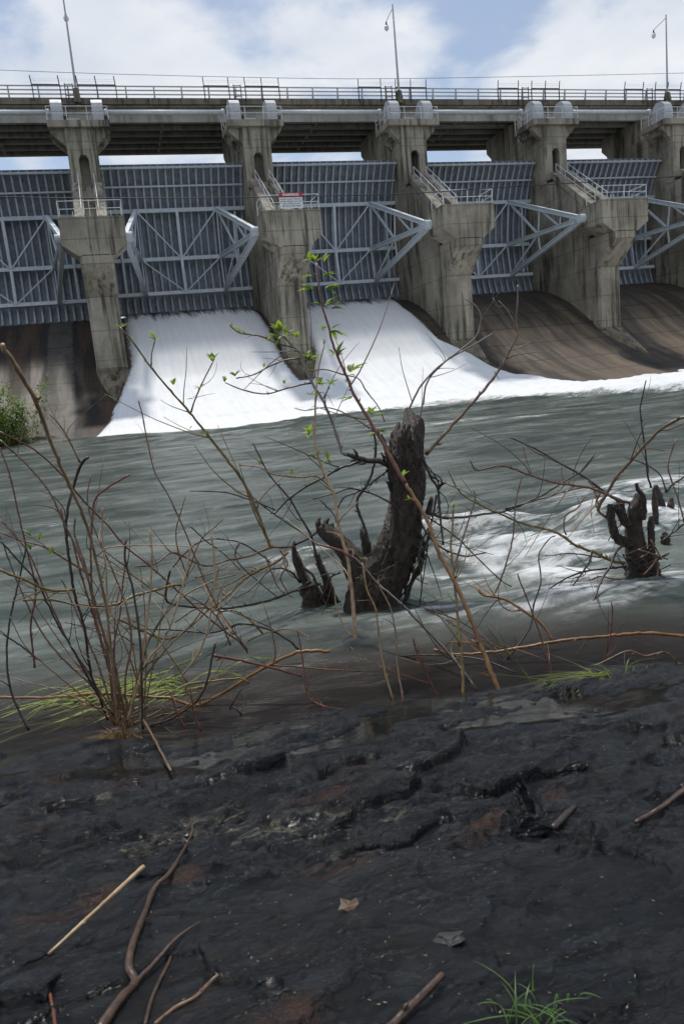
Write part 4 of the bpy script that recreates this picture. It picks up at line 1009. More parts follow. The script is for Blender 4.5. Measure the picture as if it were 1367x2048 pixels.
# ---- right stump
D_RS = water_d(1285, 1168)
def build_right_stump():
    root = plant('tree_stump', 'low ragged stump with curved snags and driftwood near the right edge', 'stump', at_z(1285, 1168, -.1))
    t = MB(); d = D_RS
    wood_mass(t, [(1275,1190,36),(1275,1160,32),(1272,1120,24),(1268,1080,20),(1266,1045,17),(1268,1015,14),(1272,1000,9),(1271,986,3)], d, 24, .25, 22, 60)
    wood_mass(t, [(1310,1180,20),(1306,1150,18),(1300,1110,12)], d-.05, 14, .3, 23, 20)
    t.build('trunk', M['bark'], root, True)
    s = MB()
    for a in ([(1262,1090,10),(1240,1080,10),(1228,1068,9),(1222,1045,8),(1219,1025,8),(1219,1008,5)], [(1258,1050,9),(1246,1040,9),(1240,1020,9),(1242,1006,6)], [(1250,1042,8),(1234,1020,7),(1230,1008,4)], [(1283,1040,8),(1286,1010,6),(1283,990,5),(1274,978,4),(1271,966,3)], [(1302,1125,7),(1301,1080,7),(1300,1050,7),(1301,1032,4)],
              [(1327,1062,9),(1326,1040,9),(1322,1015,8),(1314,985,7),(1309,970,4)], [(1312,1080,6),(1311,1050,6),(1308,1010,6),(1306,975,3)], [(1336,1062,8),(1338,1035,8),(1340,1010,7),(1342,995,3)], [(1330,1100,9),(1329,1075,9),(1327,1064,4)], [(1352,1082,9),(1353,1068,9),(1353,1064,5)]): wood_mass(s, a, d-.05 if a[0][0] < 1305 else water_d(*a[0][:2])-.02, 16, .55, 31, 40); s.build('snag', M['bark'], root, True); s = MB()
    r = MB()
    for i in range(16):
        a = rng.uniform(0, 1); x = 1255+60*rng.uniform(0,1); y = 1120+45*rng.uniform(0,1)
        stem_mesh(r, [(x,y),(x+rng.uniform(-25,25),y+rng.uniform(-20,12)),(x+rng.uniform(-45,45),y+rng.uniform(-35,20))], d-.2, d-.25, 2.6, 1.5, 6, 1)
    r.build('root', M['bark'], root, True)
    dr = MB()
    for a in ([(1275,1099),(1297,1106),(1334,1119)],[(1280,1115),(1295,1106)],[(1300,1080),(1315,1105),(1322,1120)],[(1285,1150),(1300,1135),(1318,1110)],[(1310,1165),(1314,1145),(1318,1125)]): stem_mesh(dr, a, d-.3, d-.3, 2.6, 2, 6, 0)
    dr.build('drift_reed', M['t_brown'], root, True)
    def br(pts, r0, r1, mat, d0=None, d1=None, spurs=8): m = MB(); stem_mesh(m, pts, d0 or d, d1 or d0 or d, r0, r1, 7, spurs, 0, .25); m.build('branch', M[mat], root, True)
    br([(1262,1008),(1214,990),(1174,975),(1109,965),(1064,952),(1004,932),(954,940),(939,920)], 4.2, 2.2, 't_brown', d, d-.2, 14)
    br([(1245,1008),(1209,985),(1164,952),(1119,927),(1074,900),(1019,875)], 3.6, 1.8, 't_dark', d, d+.3, 14)
    br([(1119,927),(1070,905),(1045,890),(1062,950)], 1.8, 1.2, 't_brown', d+.2, d, 3)
    br([(1217,1039),(1201,1029),(1195,1020),(1199,1008),(1213,987),(1230,957),(1251,932),(1285,894),(1310,867),(1341,845),(1367,835),(1420,815)], 4, 4, 't_brown', d, d-.6, 12)
    br([(1247,1127),(1215,1119),(1184,1104),(1152,1092),(1121,1070),(1100,1061),(1044,1047),(1004,1030),(960,1010),(920,985),(895,940)], 4.4, 1.6, 't_olive', d-.1, d-.2, 14)
    br([(1131,1070),(1126,1055),(1131,1030),(1154,1017),(1164,1000),(1172,990)], 2.2, 1.4, 't_orange', d-.15, d-.2, 4); br([(1200,1115),(1140,1107),(1090,1112)], 2.2, 1.4, 't_brown', d-.1, d-.2, 4)
    br([(1250,1134),(1205,1138),(1163,1144),(1131,1157),(1100,1176),(1090,1183)], 3.2, 1.8, 't_dark', d-.1, d-.3); br([(1184,1100),(1178,1123),(1163,1146),(1140,1178)], 3, 1.6, 't_dark', d-.2, d-.3, 4)
    br([(1250,1090),(1234,1100),(1217,1136),(1201,1161),(1188,1195),(1173,1230),(1164,1270)], 3.4, 2.6, 't_dark', d-.1, d-.9, 6)
    br([(1301,976),(1294,951),(1291,917),(1285,873),(1279,821),(1282,800),(1291,760)], 2.8, 1.6, 't_dark', d-.1, d-.2, 4)
    br([(1331,985),(1320,951),(1299,934),(1268,920),(1247,915)], 2, 1.3, 't_dark', d, d, 4)
    br([(1367,1045),(1354,995),(1341,960),(1335,930),(1348,884),(1352,878)], 2.4, 1.8, 't_brown', d-.2, d-.2, 4); br([(1330,985),(1345,968),(1370,952)], 3, 2.5, 't_dark', d, d, 3)
    br([(1245,1160),(1215,1156),(1200,1152),(1176,1162)], 2.4, 1.6, 't_brown', d-.2, d-.3, 5); br([(1320,1085),(1345,1065),(1370,1045)], 3, 2, 't_dark', d-.1, d-.1, 3); br([(1250,1170),(1215,1185),(1180,1202),(1142,1200)], 2.6, 1.4, 't_dark', d-.2, d-.4, 3)
    br([(1199,985),(1190,1008),(1197,1018)], 3, 2, 't_brown', d, d, 1); br([(1174,955),(1185,975),(1195,1000)], 2, 1.6, 't_orange', d, d, 1)
    br([(1245,1045),(1225,1065),(1215,1082)], 1.6, 1.2, 't_dark', d-.1, d-.1, 2)
build_right_stump()

# ---- red sapling in front
def build_saplings():
    d0, d1 = water_d(999, 1392)-.02, water_d(999, 1392)+1.3
    root = plant('sapling', 'tall red stemmed sapling with fresh green leaves leaning across the stump', 'sapling', at_d(999, 1392, d0))
    px = [(999,1392),(964,1300),(934,1220),(904,1155),(878,1109),(859,1053),(835,1007),(810,967),(786,924),(761,878),(737,838),(709,792),(693,753),(677,718),(664,684),(656,650),(645,616),(639,587),(636,553),(632,526)]
    m = MB(); stem_mesh(m, px[:8], d0, d0+(d1-d0)*.5, 6.5, 5.2, 8, 6, 0, .12); m.build('stem', M['t_orange'], root, True)
    m = MB(); stem_mesh(m, px[7:], d0+(d1-d0)*.5, d1, 5.2, 2.2, 8, 10, 0, .15); m.build('stem', M['t_red'], root, True)
    f = MB(); dd = d0+(d1-d0)*.85
    for x, y, s, n, o in ((632,524,24,4,(0,0,1)),(620,520,24,2,(-1.5,0,.4)),(648,524,26,2,(1.5,0,.5)),(625,552,26,2,(-2,0,.3)),(645,555,26,3,(1.5,0,.6)),(625,578,30,3,(-1.5,0,.8)),(650,578,34,3,(2,0,.2)),(652,612,34,4,(1.5,0,1)),(662,618,28,3,(2,0,.3)),(638,608,16,2,(-1,0,1)),(652,655,28,3,(-1,0,.5)),(660,662,34,4,(1.8,0,-.2)),(650,680,18,2,(-1.5,0,-.3)),(676,712,30,4,(1,0,.8)),(668,710,18,2,(-1.5,0,.2)),(700,745,36,4,(1.2,0,.8)),(698,750,24,2,(1,0,-.6)),(702,797,26,3,(-1.6,0,.3)),(742,830,26,3,(1.2,0,.9)),(735,826,14,2,(-1,0,.2)),(756,862,26,3,(1.4,0,.3)),(752,866,24,2,(-1.5,0,-.5)),(806,952,17,3,(.6,0,1)),(818,1000,13,3,(-.6,0,.5))):
        leaf_cluster(f, x, y, dd, s, n, .55, o)
    f.build('foliage', M['leaf'], root, True)
    # olive twin stem
    d = water_d(925, 1392)-.02
    root = plant('sapling', 'thin olive forked sapling rising at the rock edge left of the red stem', 'sapling', at_d(925, 1392, d))
    m = MB(); stem_mesh(m, [(925,1392),(924,1325),(916,1250),(909,1180),(901,1100),(904,1050),(906,1017)], d, d+.5, 4.4, 2.6, 7, 14, 0, .2); m.build('stem', M['t_olive'], root, True)
    m = MB(); stem_mesh(m, [(904,1160),(914,1115),(929,1065),(949,1000),(948,985),(944,977)], d+.35, d+.6, 3, 1.8, 7, 8, 0, .2); m.build('stem', M['t_brown'], root, True)
    f = MB(); leaf_cluster(f, 906, 1016, d+.5, 12, 4, .5); f.build('foliage', M['leaf'], root, True)
build_saplings()

# ---- single shoots and branches at the water's edge
def single(name, label, cat, pts, mat, r0, r1, d0, d1=None, spurs=6, bend=0):
    m = MB(); stem_mesh(m, pts, d0, d0 if d1 is None else d1, r0, r1, 7, spurs, bend, .2)
    return tag(m.build(name, M[mat], None, True), label, cat)
E_ = lambda x, y: water_d(x, y)
single('twig', 'slender orange brown twig standing upright left of the right stump', 'twig', [(986,1195),(1004,1150),(1024,1080),(1029,1015),(1037,975),(1044,950)], 't_brown', 2.4, 1.6, E_(986,1195))
single('branch', 'bowed bright orange branch curving down into the shallows right of centre', 'branch', [(1106,1282),(1084,1250),(1044,1220),(1004,1197),(964,1190),(956,1175)], 't_orange', 4.4, 3.6, E_(1106,1300), E_(1106,1300)+.3)
single('branch', 'long orange branch lying level above the shallows to the right edge', 'branch', [(1420,1274),(1367,1272),(1299,1266),(1234,1270),(1134,1280),(1059,1292),(984,1304),(909,1309),(880,1302),(866,1300)], 't_orange', 4.2, 4.0, E_(1240,1330), E_(870,1330), 8)
single('twig', 'black crooked twig curving right from the stump foot over the shallows', 'twig', [(804,1205),(864,1222),(924,1245),(974,1280),(1004,1315)], 't_dark', 2.6, 1.8, E_(804,1215), E_(1004,1330))
single('twig', 'black zigzag twig with hooked tip left of the right stump', 'twig', [(1014,1317),(1059,1255),(1066,1210),(1081,1165),(1076,1115),(1084,1095),(1100,1075),(1109,1072)], 't_dark', 2.8, 1.6, E_(1014,1320), E_(1014,1320)+.4)
single('twig', 'reddish brown twig crossing the bowed orange branch', 'twig', [(1101,1365),(1099,1335),(1079,1270),(1054,1200),(1040,1165),(1034,1147)], 't_red', 3, 1.8, E_(1101,1368), E_(1101,1368)+.2)
single('twig', 'tan wavy twig lying at the rock edge by the right border', 'twig', [(1390,1335),(1367,1330),(1349,1325),(1330,1305),(1289,1312),(1254,1302),(1204,1325),(1180,1332)], 't_brown', 3.2, 2.2, E_(1250,1345), E_(1200,1345))
single('twig', 'short red twig leaning in the shallows below the stump', 'twig', [(876,1397),(844,1330),(832,1300),(826,1277)], 't_red', 2.8, 2, E_(876,1400))
single('twig', 'olive brown twig descending from stump to rock, left one of a pair', 'twig', [(786,1402),(771,1350),(759,1290),(751,1220),(734,1180),(724,1125)], 't_olive', 2.8, 2.2, E_(786,1410), E_(786,1410)+.6)
single('twig', 'dark thin twig beside the olive twig below the stump', 'twig', [(806,1400),(794,1330),(791,1270),(780,1215),(762,1180),(755,1160)], 't_brown', 2.6, 1.8, E_(806,1405), E_(806,1405)+.6)
single('twig', 'long black twig drooping just above the shallows below the stump', 'twig', [(700,1295),(734,1322),(809,1312),(894,1311),(964,1320),(1029,1345)], 't_dark', 2.6, 2, E_(710,1300), E_(1029,1350))
single('twig', 'bright green thin stem in the shallows right of the red sapling', 'twig', [(1069,1375),(1044,1340),(1009,1300),(979,1262),(972,1250)], 't_green', 2.2, 1.4, E_(1069,1372))
single('twig', 'short red twig upright left of the long orange branch end', 'twig', [(1206,1325),(1218,1280),(1224,1230),(1221,1202)], 't_red', 2.2, 1.6, E_(1206,1330))
single('branch', 'thick yellow brown crooked branch lying over the shallows left of centre', 'branch', [(-40,1397),(0,1395),(100,1395),(200,1387),(275,1392),(340,1397),(390,1411),(430,1395),(480,1365),(530,1335),(575,1312),(610,1302),(660,1303)], 't_orange', 3.6, 4.6, E_(0,1440), E_(600,1400), 10)
single('branch', 'thin yellow fork lying beside the thick crooked branch', 'branch', [(345,1427),(390,1412),(372,1372),(430,1362),(482,1357),(500,1368)], 't_olive', 3.4, 2.4, E_(400,1440), E_(480,1420), 4)
single('branch', 'snapped reddish stick with pale end pointing left above the shallows', 'branch', [(604,1353),(560,1340),(500,1325),(460,1317),(424,1311)], 't_red', 2.4, 4.0, E_(600,1400), E_(600,1400)-.1, 3)
single('twig', 'dark short stem slanting down to the crooked branch', 'twig', [(300,1452),(345,1436),(395,1400),(415,1360),(425,1310),(432,1285)], 't_dark', 3.2, 3.0, E_(350,1460), E_(350,1460)+.1, 4)
single('twig', 'red curved twig dropping into water right of the crooked branch', 'twig', [(720,1417),(690,1420),(640,1410),(615,1390),(608,1340),(600,1290),(594,1258)], 't_red', 3, 1.8, E_(650,1420), E_(650,1420)+.2, 6)
single('twig', 'long thin red twig lying level above the brown shallows', 'twig', [(530,1330),(590,1333),(640,1338),(720,1342)], 't_red', 2.4, 1.6, E_(640,1380), E_(640,1380), 3)
single('twig', 'black twig hanging above the crooked branch near centre', 'twig', [(597,1300),(565,1272),(490,1247),(425,1265),(350,1260),(250,1257)], 't_dark', 3.4, 2, E_(560,1330), E_(300,1330), 8)
single('twig', 'orange twig arched over the shallows below the black drooping branch', 'twig', [(525,1267),(500,1240),(470,1222),(440,1222),(400,1215),(350,1245)], 't_olive', 2.8, 1.8, E_(500,1330), E_(400,1330), 4)
single('twig', 'small red sprig sticking up from the crooked branch', 'twig', [(403,1463),(388,1430),(384,1400),(380,1375)], 't_red', 3, 1.8, E_(403,1470), None, 2)
single('twig', 'short red sprig left of the upright red sprig on the shallows', 'twig', [(370,1458),(352,1420),(340,1385),(333,1378)], 't_red', 2.4, 1.4, E_(370,1470), None, 2)
single('twig', 'dark small forked sprig on the shallows under the crooked branch', 'twig', [(484,1430),(465,1412),(458,1420),(475,1390),(486,1375)], 't_dark', 2.4, 1.6, E_(470,1440), None, 2)

# ---- bare shrub at left
def build_left_shrub():
    dB = E_(240, 1478); root = plant('bare_shrub', 'clump of bare brown and tan stems rising from the water at left', 'shrub', at_d(240, 1478, dB))
    A = [([(235,1450),(225,1330),(215,1230),(195,1130),(170,1040),(130,950),(100,880),(70,800),(30,730),(5,690)], 't_tan', 3.4, 5.0, -.4, -2.6),
      ([(235,1420),(210,1280),(180,1170),(150,1090),(125,1040),(100,985),(50,925),(0,880)], 't_brown', 3, 2.4, 0, -.3),
      ([(495,1306),(480,1285),(440,1255),(375,1200),(300,1132),(250,1092),(215,1050),(175,1010),(120,945),(65,897),(0,864)], 't_red', 2.4, 2, .9, -.2),
      ([(215,1440),(182,1345),(170,1260),(150,1190),(140,1125),(132,1055),(135,1025),(145,980),(162,930),(177,914)], 't_dark', 3.2, 4, .1, -.1),
      ([(160,925),(130,865),(97,825)], 't_brown', 2.6, 1.6, -.1, -.1),
      ([(232,1440),(220,1340),(197,1260),(185,1190),(182,1100),(185,1035),(192,997),(220,972),(260,949)], 't_red', 3.4, 2.6, 0, .2),
      ([(225,1430),(190,1380),(150,1305),(125,1265),(100,1215),(75,1165),(45,1130),(2,1082)], 't_dark', 3.2, 2.4, 0, -.3),
      ([(57,1460),(25,1390),(14,1320),(20,1240),(35,1175),(52,1097)], 't_dark', 3.0, 2.4, 0, .1),
      ([(70,1335),(62,1250),(72,1180),(52,1090),(37,1025),(20,950),(0,895)], 't_red', 2.8, 2.0, .2, .1),
      ([(282,1440),(285,1320),(292,1260),(300,1190),(304,1115),(300,1060)], 't_tan', 3.6, 2.6, 0, 0),
      ([(365,1350),(395,1310),(415,1260),(427,1190),(429,1125),(422,1070)], 't_tan', 3.0, 2.4, .3, .3),
      ([(255,1440),(290,1330),(325,1285),(350,1225),(370,1155),(380,1095)], 't_tan', 3.2, 2.4, 0, .2),
      ([(285,1460),(282,1310),(277,1250),(265,1175),(250,1120),(252,1080)], 't_dark', 3.2, 3, -.05, 0),
      ([(245,1450),(230,1375),(220,1280),(215,1210),(212,1140),(205,1075),(205,1015)], 't_tan', 3, 2.2, .1, .1),
      ([(240,1440),(235,1350),(205,1260),(185,1200),(172,1135),(150,1070),(150,1035)], 't_brown', 3.2, 2.6, 0, 0),
      ([(232,1440),(225,1420),(200,1340),(170,1265),(145,1205),(122,1155)], 't_brown', 3, 2, 0, .2),
      ([(225,1400),(215,1330),(160,1140),(145,1080),(131,1060),(122,1015)], 't_red', 2.8, 2.6, .1, .1),
      ([(370,1170),(340,1172),(275,1190),(225,1210),(175,1212),(100,1200),(47,1200)], 't_olive', 4, 2.4, .6, -.2),
      ([(495,1300),(450,1240),(425,1195),(400,1140),(375,1075),(340,997),(310,945),(295,885),(285,830),(277,802)], 't_brown', 2.6, 1.8, .9, .9),
      ([(255,1455),(240,1380),(228,1300),(240,1230),(245,1180),(250,1130)], 't_red', 3, 2, 0, .2),
      ([(245,1460),(265,1400),(300,1340),(340,1290),(390,1240),(420,1190),(440,1130)], 't_brown', 3, 1.8, 0, .6),
      ([(235,1450),(190,1380),(150,1340),(110,1300),(70,1240),(30,1150),(0,1070)], 't_brown', 2.8, 1.8, 0, -.2),
      ([(260,1455),(250,1370),(262,1290),(255,1220),(225,1140),(190,1060),(175,1000),(182,950)], 't_brown', 3, 1.8, 0, .2),
      ([(250,1460),(270,1380),(290,1300),(330,1230),(370,1190),(430,1160),(470,1150)], 't_olive', 3, 1.8, 0, .7),
      ([(230,1450),(180,1350),(140,1290),(90,1180),(60,1110),(20,1060),(0,1040)], 't_red', 2.6, 1.7, .1, 0),
      ([(75,1318),(40,1290),(0,1265)], 't_dark', 2.6, 2, .1, .1), ([(270,1290),(240,1270),(180,1255),(130,1245)], 't_brown', 2, 1.5, .2, .1),
      ([(182,1150),(140,1125),(90,1095),(40,1080),(0,1065)], 't_red', 2.2, 1.6, .1, 0), ([(375,1365),(340,1310),(300,1260),(250,1235)], 't_olive', 2.6, 1.6, .2, .3),
      ([(265,1455),(245,1400),(228,1345),(215,1270),(222,1210),(237,1170)], 't_tan', 2.6, 1.8, .05, .1), ([(150,1180),(100,1180),(50,1160),(0,1140)], 't_olive', 4.0, 3.4, -.1, -.4)]
    for i in range(26):
        x0, y0 = rng.uniform(225, 300), rng.uniform(1400, 1465); an = math.radians(rng.uniform(15, 150)); Ln = rng.uniform(120, 330)
        if i > 14: x0, y0, an, Ln = rng.uniform(250, 520), rng.uniform(1130, 1300), math.radians(rng.uniform(-15, 195)), rng.uniform(70, 180)
        c = rng.uniform(-.5, .5); p = [(x0, y0)]; 
        for k in range(5): an += c*.35+rng.normal(0, .12); p.append((p[-1][0]+math.cos(an)*Ln/5, p[-1][1]-math.sin(an)*Ln/5))
        A.append((p, ['t_brown','t_orange','t_red','t_olive'][i % 4], 2.2, 1.1, rng.uniform(0,.3) if i < 15 else rng.uniform(.6,1.4), rng.uniform(0,.5) if i < 15 else rng.uniform(.6,1.4)))
    for pts, mat, r0, r1, a, b in A:
        m = MB(); stem_mesh(m, pts, dB+a, dB+b, r0, r1, 7, 8, 0, .2); m.build('stem', M[mat], root, True)
    f = MB()
    for x, y, s, n in ((62,1072,20,4),(78,1080,18,3),(62,1100,18,3),(100,1108,22,3),(128,1110,16,3),(60,1122,12,2),(200,1160,18,3),(208,1166,16,3),(192,1150,12,2)): leaf_cluster(f, x, y, dB, s, n, .6)
    f.build('foliage', M['leaf_dim'], root, True)
    return dB
dB = build_left_shrub()
def blades(mb, base, n, length, lean, spread, width=.004, up=1.0):
    for _ in range(n):
        p = Vector(base)+Vector((rng.normal(0, spread), rng.normal(0, spread), 0)); a = Vector((rng.normal(0,1), rng.normal(0,1), 0))*.5+Vector(lean); L = length*rng.uniform(.5, 1.1); vs = []; K = 6
        s = Vector((a.y, -a.x, 0)); s = (s.normalized() if s.length > 1e-3 else Vector((1,0,0)))*width*rng.uniform(.7,1.3)
        for k in range(K+1):
            t = k/K; c = p + a*(L*t*t*.8+L*t*.25) + Vector((0,0,1))*up*L*(t-.55*t*t); w = (1-t)**.6
            vs += [c-s*w, c+s*w]
        mb.add(vs, [(2*k,2*k+1,2*k+3,2*k+2) for k in range(K)])
m = MB(); blades(m, at_d(236,1478,dB-.02), 170, .26, (-.35,-.5,0), .035, .0028, .55); blades(m, at_d(236,1478,dB-.02), 60, .2, (.35,-.5,0), .04, .0028, .5)
tag(m.build('dry_grass_tuft', M['dry'], None, True), 'tuft of drooping straw coloured dry grass at the foot of the bare stems', 'grass tuft')
m = MB(); bgr = at_z(285, 1375, .0)
for i in range(260):
    p = Vector(bgr)+Vector((rng.normal(0.05,.30), rng.normal(0,.15), .0)); L = rng.uniform(.25,.8); dirn = Vector((-1,-.25+rng.normal(0,.22),0)); vs = []; w = rng.uniform(.006,.014); zz = rng.uniform(-.06,.02); hump = rng.uniform(.0,.12) if i % 4 == 0 else rng.uniform(0,.02)
    ph = rng.uniform(0,6)
    for k in range(9):
        t = k/8; c = p+dirn*L*t+Vector((0,.03*math.sin(ph+t*5),zz+hump*math.sin(min(1,t*1.3)*math.pi)*1.0-.01*t)); ww = w*(1-t)**.5
        vs += [c+Vector((0,ww,0)), c-Vector((0,ww,.3*ww))]
    m.add(vs, [(2*k,2*k+1,2*k+3,2*k+2) for k in range(8)])
tag(m.build('grass_clump', M['grass'], None, True), 'bright green grass clump streaming in the shallow water at left', 'grass')
m = MB(); g0 = ground_hit(1215,1352); blades(m, g0+np.array([0,0,-.01]), 60, .33, (-.85,-.1,0), .06, .003, .35); blades(m, ground_hit(1255,1345), 7, .3, (.02,0,0), .04, .003, .9); blades(m, ground_hit(1110,1362), 14, .3, (-.9,0,0), .06, .002, .25)
tag(m.build('grass_tuft', M['grass'], None, True), 'small yellow green grass tuft bent over at the right rock edge', 'grass tuft')
m = MB(); g0 = ground_hit(1090,2046); blades(m, g0, 26, .125, (-.12,.1,0), .04, .0022, .85); blades(m, ground_hit(1010,2035), 6, .17, (-.3,.15,0), .02, .002, .9)
tag(m.build('grass_tuft', M['grass_dk'], None, True), 'dark green grass tuft at the bottom edge right of centre', 'grass tuft')
m = MB(); g0 = ground_hit(605,1425); blades(m, g0, 40, .1, (-.1,0,0), .03, .002, .8)
tag(m.build('grass_tuft', M['dry'], None, True), 'tiny mossy brown tuft at the rock edge near centre', 'grass tuft')

# ---- bush by the far left bank
def build_bush():
    b = at_z(25, 893, 0); root = plant('bush', 'leafy green bush at the left edge below the dam', 'bush', b)
    s = MB(); f = MB()
    for i in range(26):
        a = rng.uniform(-1, 1); L = rng.uniform(1.6, 4.0); x = b[0]-1.2+rng.normal(0,1.0)
        p0 = Vector((x, b[1]+rng.normal(0,.5), -.2)); tip = p0+Vector((a*1.3+.15, rng.normal(0,.6), L)); mid = (p0+tip)/2+Vector((a*-.1,0,.25))
        s.tube(resample([p0,mid,tip], 8), np.linspace(.02,.005,8), 5)
        for _ in range(420):
            t = rng.uniform(.12, 1.05); c = p0+(tip-p0)*t+Vector(rng.normal(0,.34,3))*(.5+.5*(1-abs(t-.5)))
            if c.z < 0: continue
            leaf_mesh(f, c, Vector(rng.normal(0,1,3))+Vector((0,0,.3)), Vector((0,0,1)), rng.uniform(.10,.22))
    s.build('stem', M['t_brown'], root); f.build('foliage', M['leaf_dim'], root)
build_bush()

# ---- debris on the rock
def on_rock(name, label, cat, pts, mat, r0, r1, lift=6, spurs=2, n=10, lifts=None, straight=False):
    m = MB(); P = []; 
    for i, (x, y) in enumerate(pts):
        h = ground_hit(x, y); d = dep(h); P.append(h - ray(x, y)*(((lifts[i] if lifts else lift)/FOC*d)))
    if straight: P = [P[0]+(P[-1]-P[0])*t for t in np.linspace(0,1,len(P))]
    dm = np.mean([dep(p) for p in P]); mseg = max(14, len(P)*9); Q = resample(P, mseg); t = np.linspace(0,1,mseg)
    R = (r0+(r1-r0)*t)/FOC*dm*(1+.12*fbm(t*14, t*0+len(pts), 3, 7)+rng.normal(0,.03,mseg)); m.tube(Q, R, n, .05)
    for _ in range(spurs):
        i = rng.integers(2, mseg-3); d = Vector(Q[i+1]-Q[i]).normalized(); o = Vector((rng.normal(),rng.normal(),abs(rng.normal()))); o = (o-d*o.dot(d)).normalized(); a = Vector(Q[i]); m.tube([a,a+o*R[i]*1.6,a+(o*1.6+d*1.4)*R[i]], [R[i]*.6,R[i]*.5,R[i]*.2], 6)
    return m, m.build(name, M[mat], None, True)
_, o = on_rock('stick', '', 'stick', [(97,1908),(150,1860),(225,1790),(287,1733)], 't_tan', 2.6, 5.2, 8, 1, straight=True, lifts=[40,0,0,110]); tag(o, 'straight tan broken stick lying diagonally on the dark rock at lower left', 'stick')
_root = thing('fallen_branch', 'dark forked dead branch lying on the rock at lower left', 'branch', tuple(ground_hit(240,2000)))
for pts, r0, r1, lf in (([(195,2065),(240,2000),(270,1965),(258,1935),(265,1890),(290,1825),(310,1775),(340,1745),(370,1695),(384,1665),(382,1645)], 8, 2.6, 14), ([(268,1968),(310,1925),(345,1885),(372,1862),(400,1845)], 5.5, 2.4, 16), ([(345,1885),(340,1920),(320,1960),(303,2000),(290,2050)], 4, 3.5, 8)):
    m = MB(); P = []
    for x, y in pts: h = ground_hit(x, y); P.append(h-ray(x, y)*(lf/FOC*dep(h)))
    Q = resample(P, len(P)*9); dm = np.mean([dep(p) for p in P]); R = np.linspace(r0, r1, len(Q))/FOC*dm*(1+rng.normal(0,.05,len(Q))); m.tube(Q, R, 10, .06)
    m.build('limb', M['wood'], _root, True)
_, o = on_rock('stick', '', 'stick', [(310,2048),(350,2016),(390,1995),(420,1965),(437,1950)], 't_brown', 3.5, 5, 6, 3); tag(o, 'short brown stick with knobs right of the forked branch', 'stick')
_, o = on_rock('stick', '', 'stick', [(112,2060),(107,2025),(100,1985),(97,1950)], 't_red', 3.5, 3, 8, 1); tag(o, 'thin dark red twig at the lower left corner', 'stick')
_, o = on_rock('stick', '', 'stick', [(770,2065),(800,2035),(834,2000),(860,1972),(884,1950)], 'wood', 10, 8, 10, 1, straight=True, lifts=[12,0,0,0,30]); tag(o, 'thick brown broken stick at the bottom edge near centre', 'stick')
_, o = on_rock('stick', '', 'stick', [(1269,1645),(1300,1628),(1324,1613),(1367,1580),(1420,1545)], 'wood', 4, 8, 14, 2); tag(o, 'dark red thick stick entering from the right edge', 'stick')
_, o = on_rock('stick', '', 'stick', [(1104,1658),(1125,1636),(1146,1615)], 't_dark', 8, 7, 14, 0); tag(o, 'black stub of wood poking from the ledge at right', 'stick')
def lump(name, label, cat, px, py, size, mat, squash=(1,1,.5), seed=1, pts=None, rise=.3):
    h = ground_hit(px, py); s = size/FOC*dep(h); bm = bmesh.new(); bmesh.ops.create_icosphere(bm, subdivisions=4, radius=1)
    co = np.array([v.co[:] for v in bm.verts])
    nz = fbm(co[:,0]*1.2+seed, co[:,1]*1.2+co[:,2], 3, seed)*.35+ridged(co[:,0]*3, co[:,1]*3+co[:,2]*2, 3, seed+1)*.07
    cut = np.ones(len(co))
    for _ in range(9):
        d = rng.normal(0,1,3); d /= np.linalg.norm(d); pr = co@d; lim = rng.uniform(.45,.8); co = co - np.maximum(0, pr-lim)[:,None]*d
    co = co*(1+nz[:,None])
    for v, c in zip(bm.verts, co): v.co = Vector((h[0]+c[0]*s*squash[0], h[1]+c[1]*s*squash[1], h[2]+(c[2]+rise)*s*squash[2]))
    me = bpy.data.meshes.new(name); bm.to_mesh(me); bm.free(); o = link(name, me, mat, None, False); return tag(o, label, cat)
lump('stone', 'flat grey stone chip on the dark slab at lower right', 'stone', 897, 1880, 36, M['stone'], (1,.8,.3), 3)
lump('stone', 'grey stone at the lower left corner', 'stone', 70, 1990, 70, M['rock'], (1.1,.7,.4), 8)
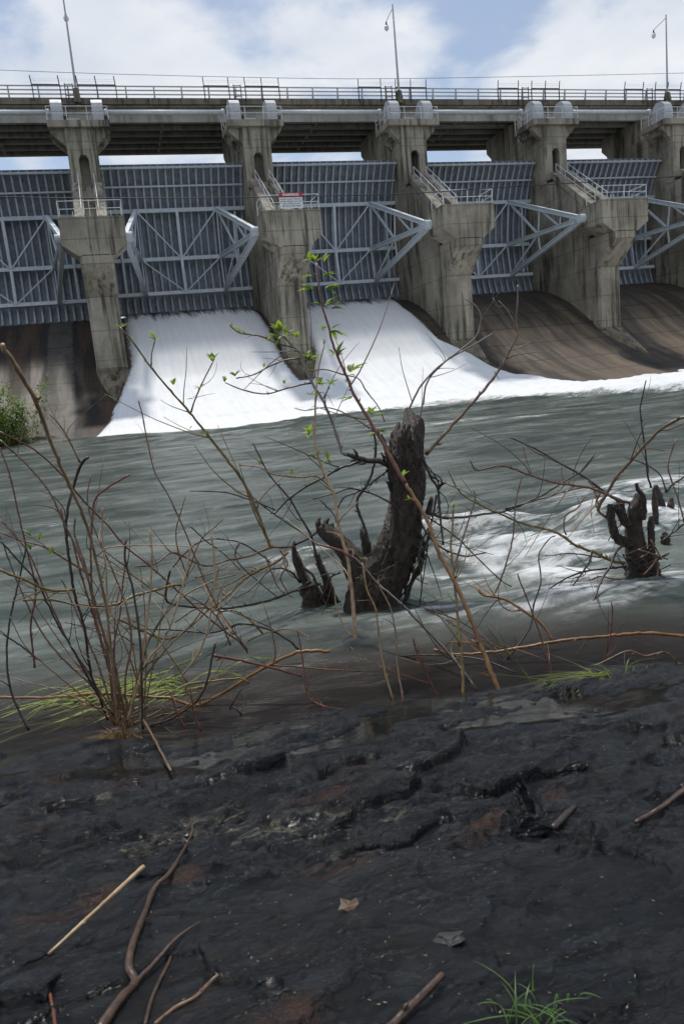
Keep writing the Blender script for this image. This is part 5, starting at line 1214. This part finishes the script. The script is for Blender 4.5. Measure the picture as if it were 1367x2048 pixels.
def wedge():
    P = {k: ground_hit(*p) for k, p in dict(l=(985,1650), r=(1100,1668), m=(1035,1676), b=(1085,1600)).items()}
    top = Vector(at_d(1041, 1548, dep(P['m'])+.05)); mb = MB()
    A = [Vector(P['l']), Vector(P['m']), Vector(P['r']), Vector(P['b'])]
    lo = [a-Vector((0,0,.08)) for a in A]
    r1 = [a*.5+top*.5+Vector((.004,0,-.03)) for a in A]; r2 = [a*.14+top*.86+Vector((.003,0,-.008)) for a in A]
    mb.loft([lo, A, r1, r2, [top+(a-top)*.03 for a in A]])
    me = bpy.data.meshes.new('rock_chunk'); me.from_pydata(mb.v, [], mb.f); bm = bmesh.new(); bm.from_mesh(me); bmesh.ops.subdivide_edges(bm, edges=bm.edges, cuts=9, use_grid_fill=True)
    co = np.array([v.co[:] for v in bm.verts]); nz = fbm(co[:,0]*14, co[:,2]*30+co[:,1]*9, 4, 77)
    for v, z in zip(bm.verts, nz): v.co += Vector((0,-.018*z,.014*z))
    bm.to_mesh(me); bm.free(); tag(link('rock_chunk', me, M['stone_br'], None, False), 'pointed dark wedge of rock standing behind the ledge at right', 'rock')
wedge()
def dead_leaf():
    h = ground_hit(698, 1820); s = 21/FOC*dep(h); mb = MB(); n = 12
    ring = [(s*(1+.25*math.sin(k*2.3)+.12*math.sin(k*5))*math.cos(2*math.pi*k/n), s*.95*(1+.2*math.cos(k*1.7))*math.sin(2*math.pi*k/n)) for k in range(n)]
    c0 = Vector(h)+Vector((0,0,.012)); vs = [c0]+[c0+Vector((x, y, .007*math.sin(k*1.9)+.004)) for k, (x, y) in enumerate(ring)]
    vs2 = [v-Vector((0,0,.002)) for v in vs]
    mb.add(vs+vs2, [(0,1+k,1+(k+1) % n) for k in range(n)]+[(n+1,n+2+(k+1) % n,n+2+k) for k in range(n)]+[(1+k,1+(k+1)%n,n+2+(k+1)%n,n+2+k) for k in range(n)])
    tag(mb.build('dead_leaf', M['dead'], None), 'small tan dead leaf lying flat on the dark slab', 'leaf')
dead_leaf()
single('twig', 'pale brown stick tip hanging from the water over the front rock', 'twig', [(287,1440),(310,1480),(342,1542)], 't_brown', 3.4, 3.0, dB-.28, dep(ground_hit(342,1542))-.10, 3)

def litter(name, n, mats, size):
    for mname, frac in mats:
        mb = MB()
        for _ in range(int(n*frac)):
            h = ground_hit(rng.uniform(-40, 1400), rng.uniform(1500, 2040)); s_ = rng.uniform(.4, 1.0)*size; a = rng.uniform(0, 6.3)
            d = Vector((math.cos(a), math.sin(a), rng.uniform(-.1,.25))); w = Vector((-math.sin(a), math.cos(a), rng.uniform(-.2,.2)))*rng.uniform(.15,.5); p = Vector(h)+Vector((0,0,.003))
            k = Vector((0,0,s_*.12)); q = [p-d*s_, p-w*s_*.8, p+d*s_, p+w*s_]
            mb.loft([[c-k for c in q], [c+k for c in q]])
        o = mb.build(name, M[mname]); o['kind'] = 'stuff'
litter('debris', 330, (('t_brown',.35),('stone',.4),('leaf_dim',.25)), .006)
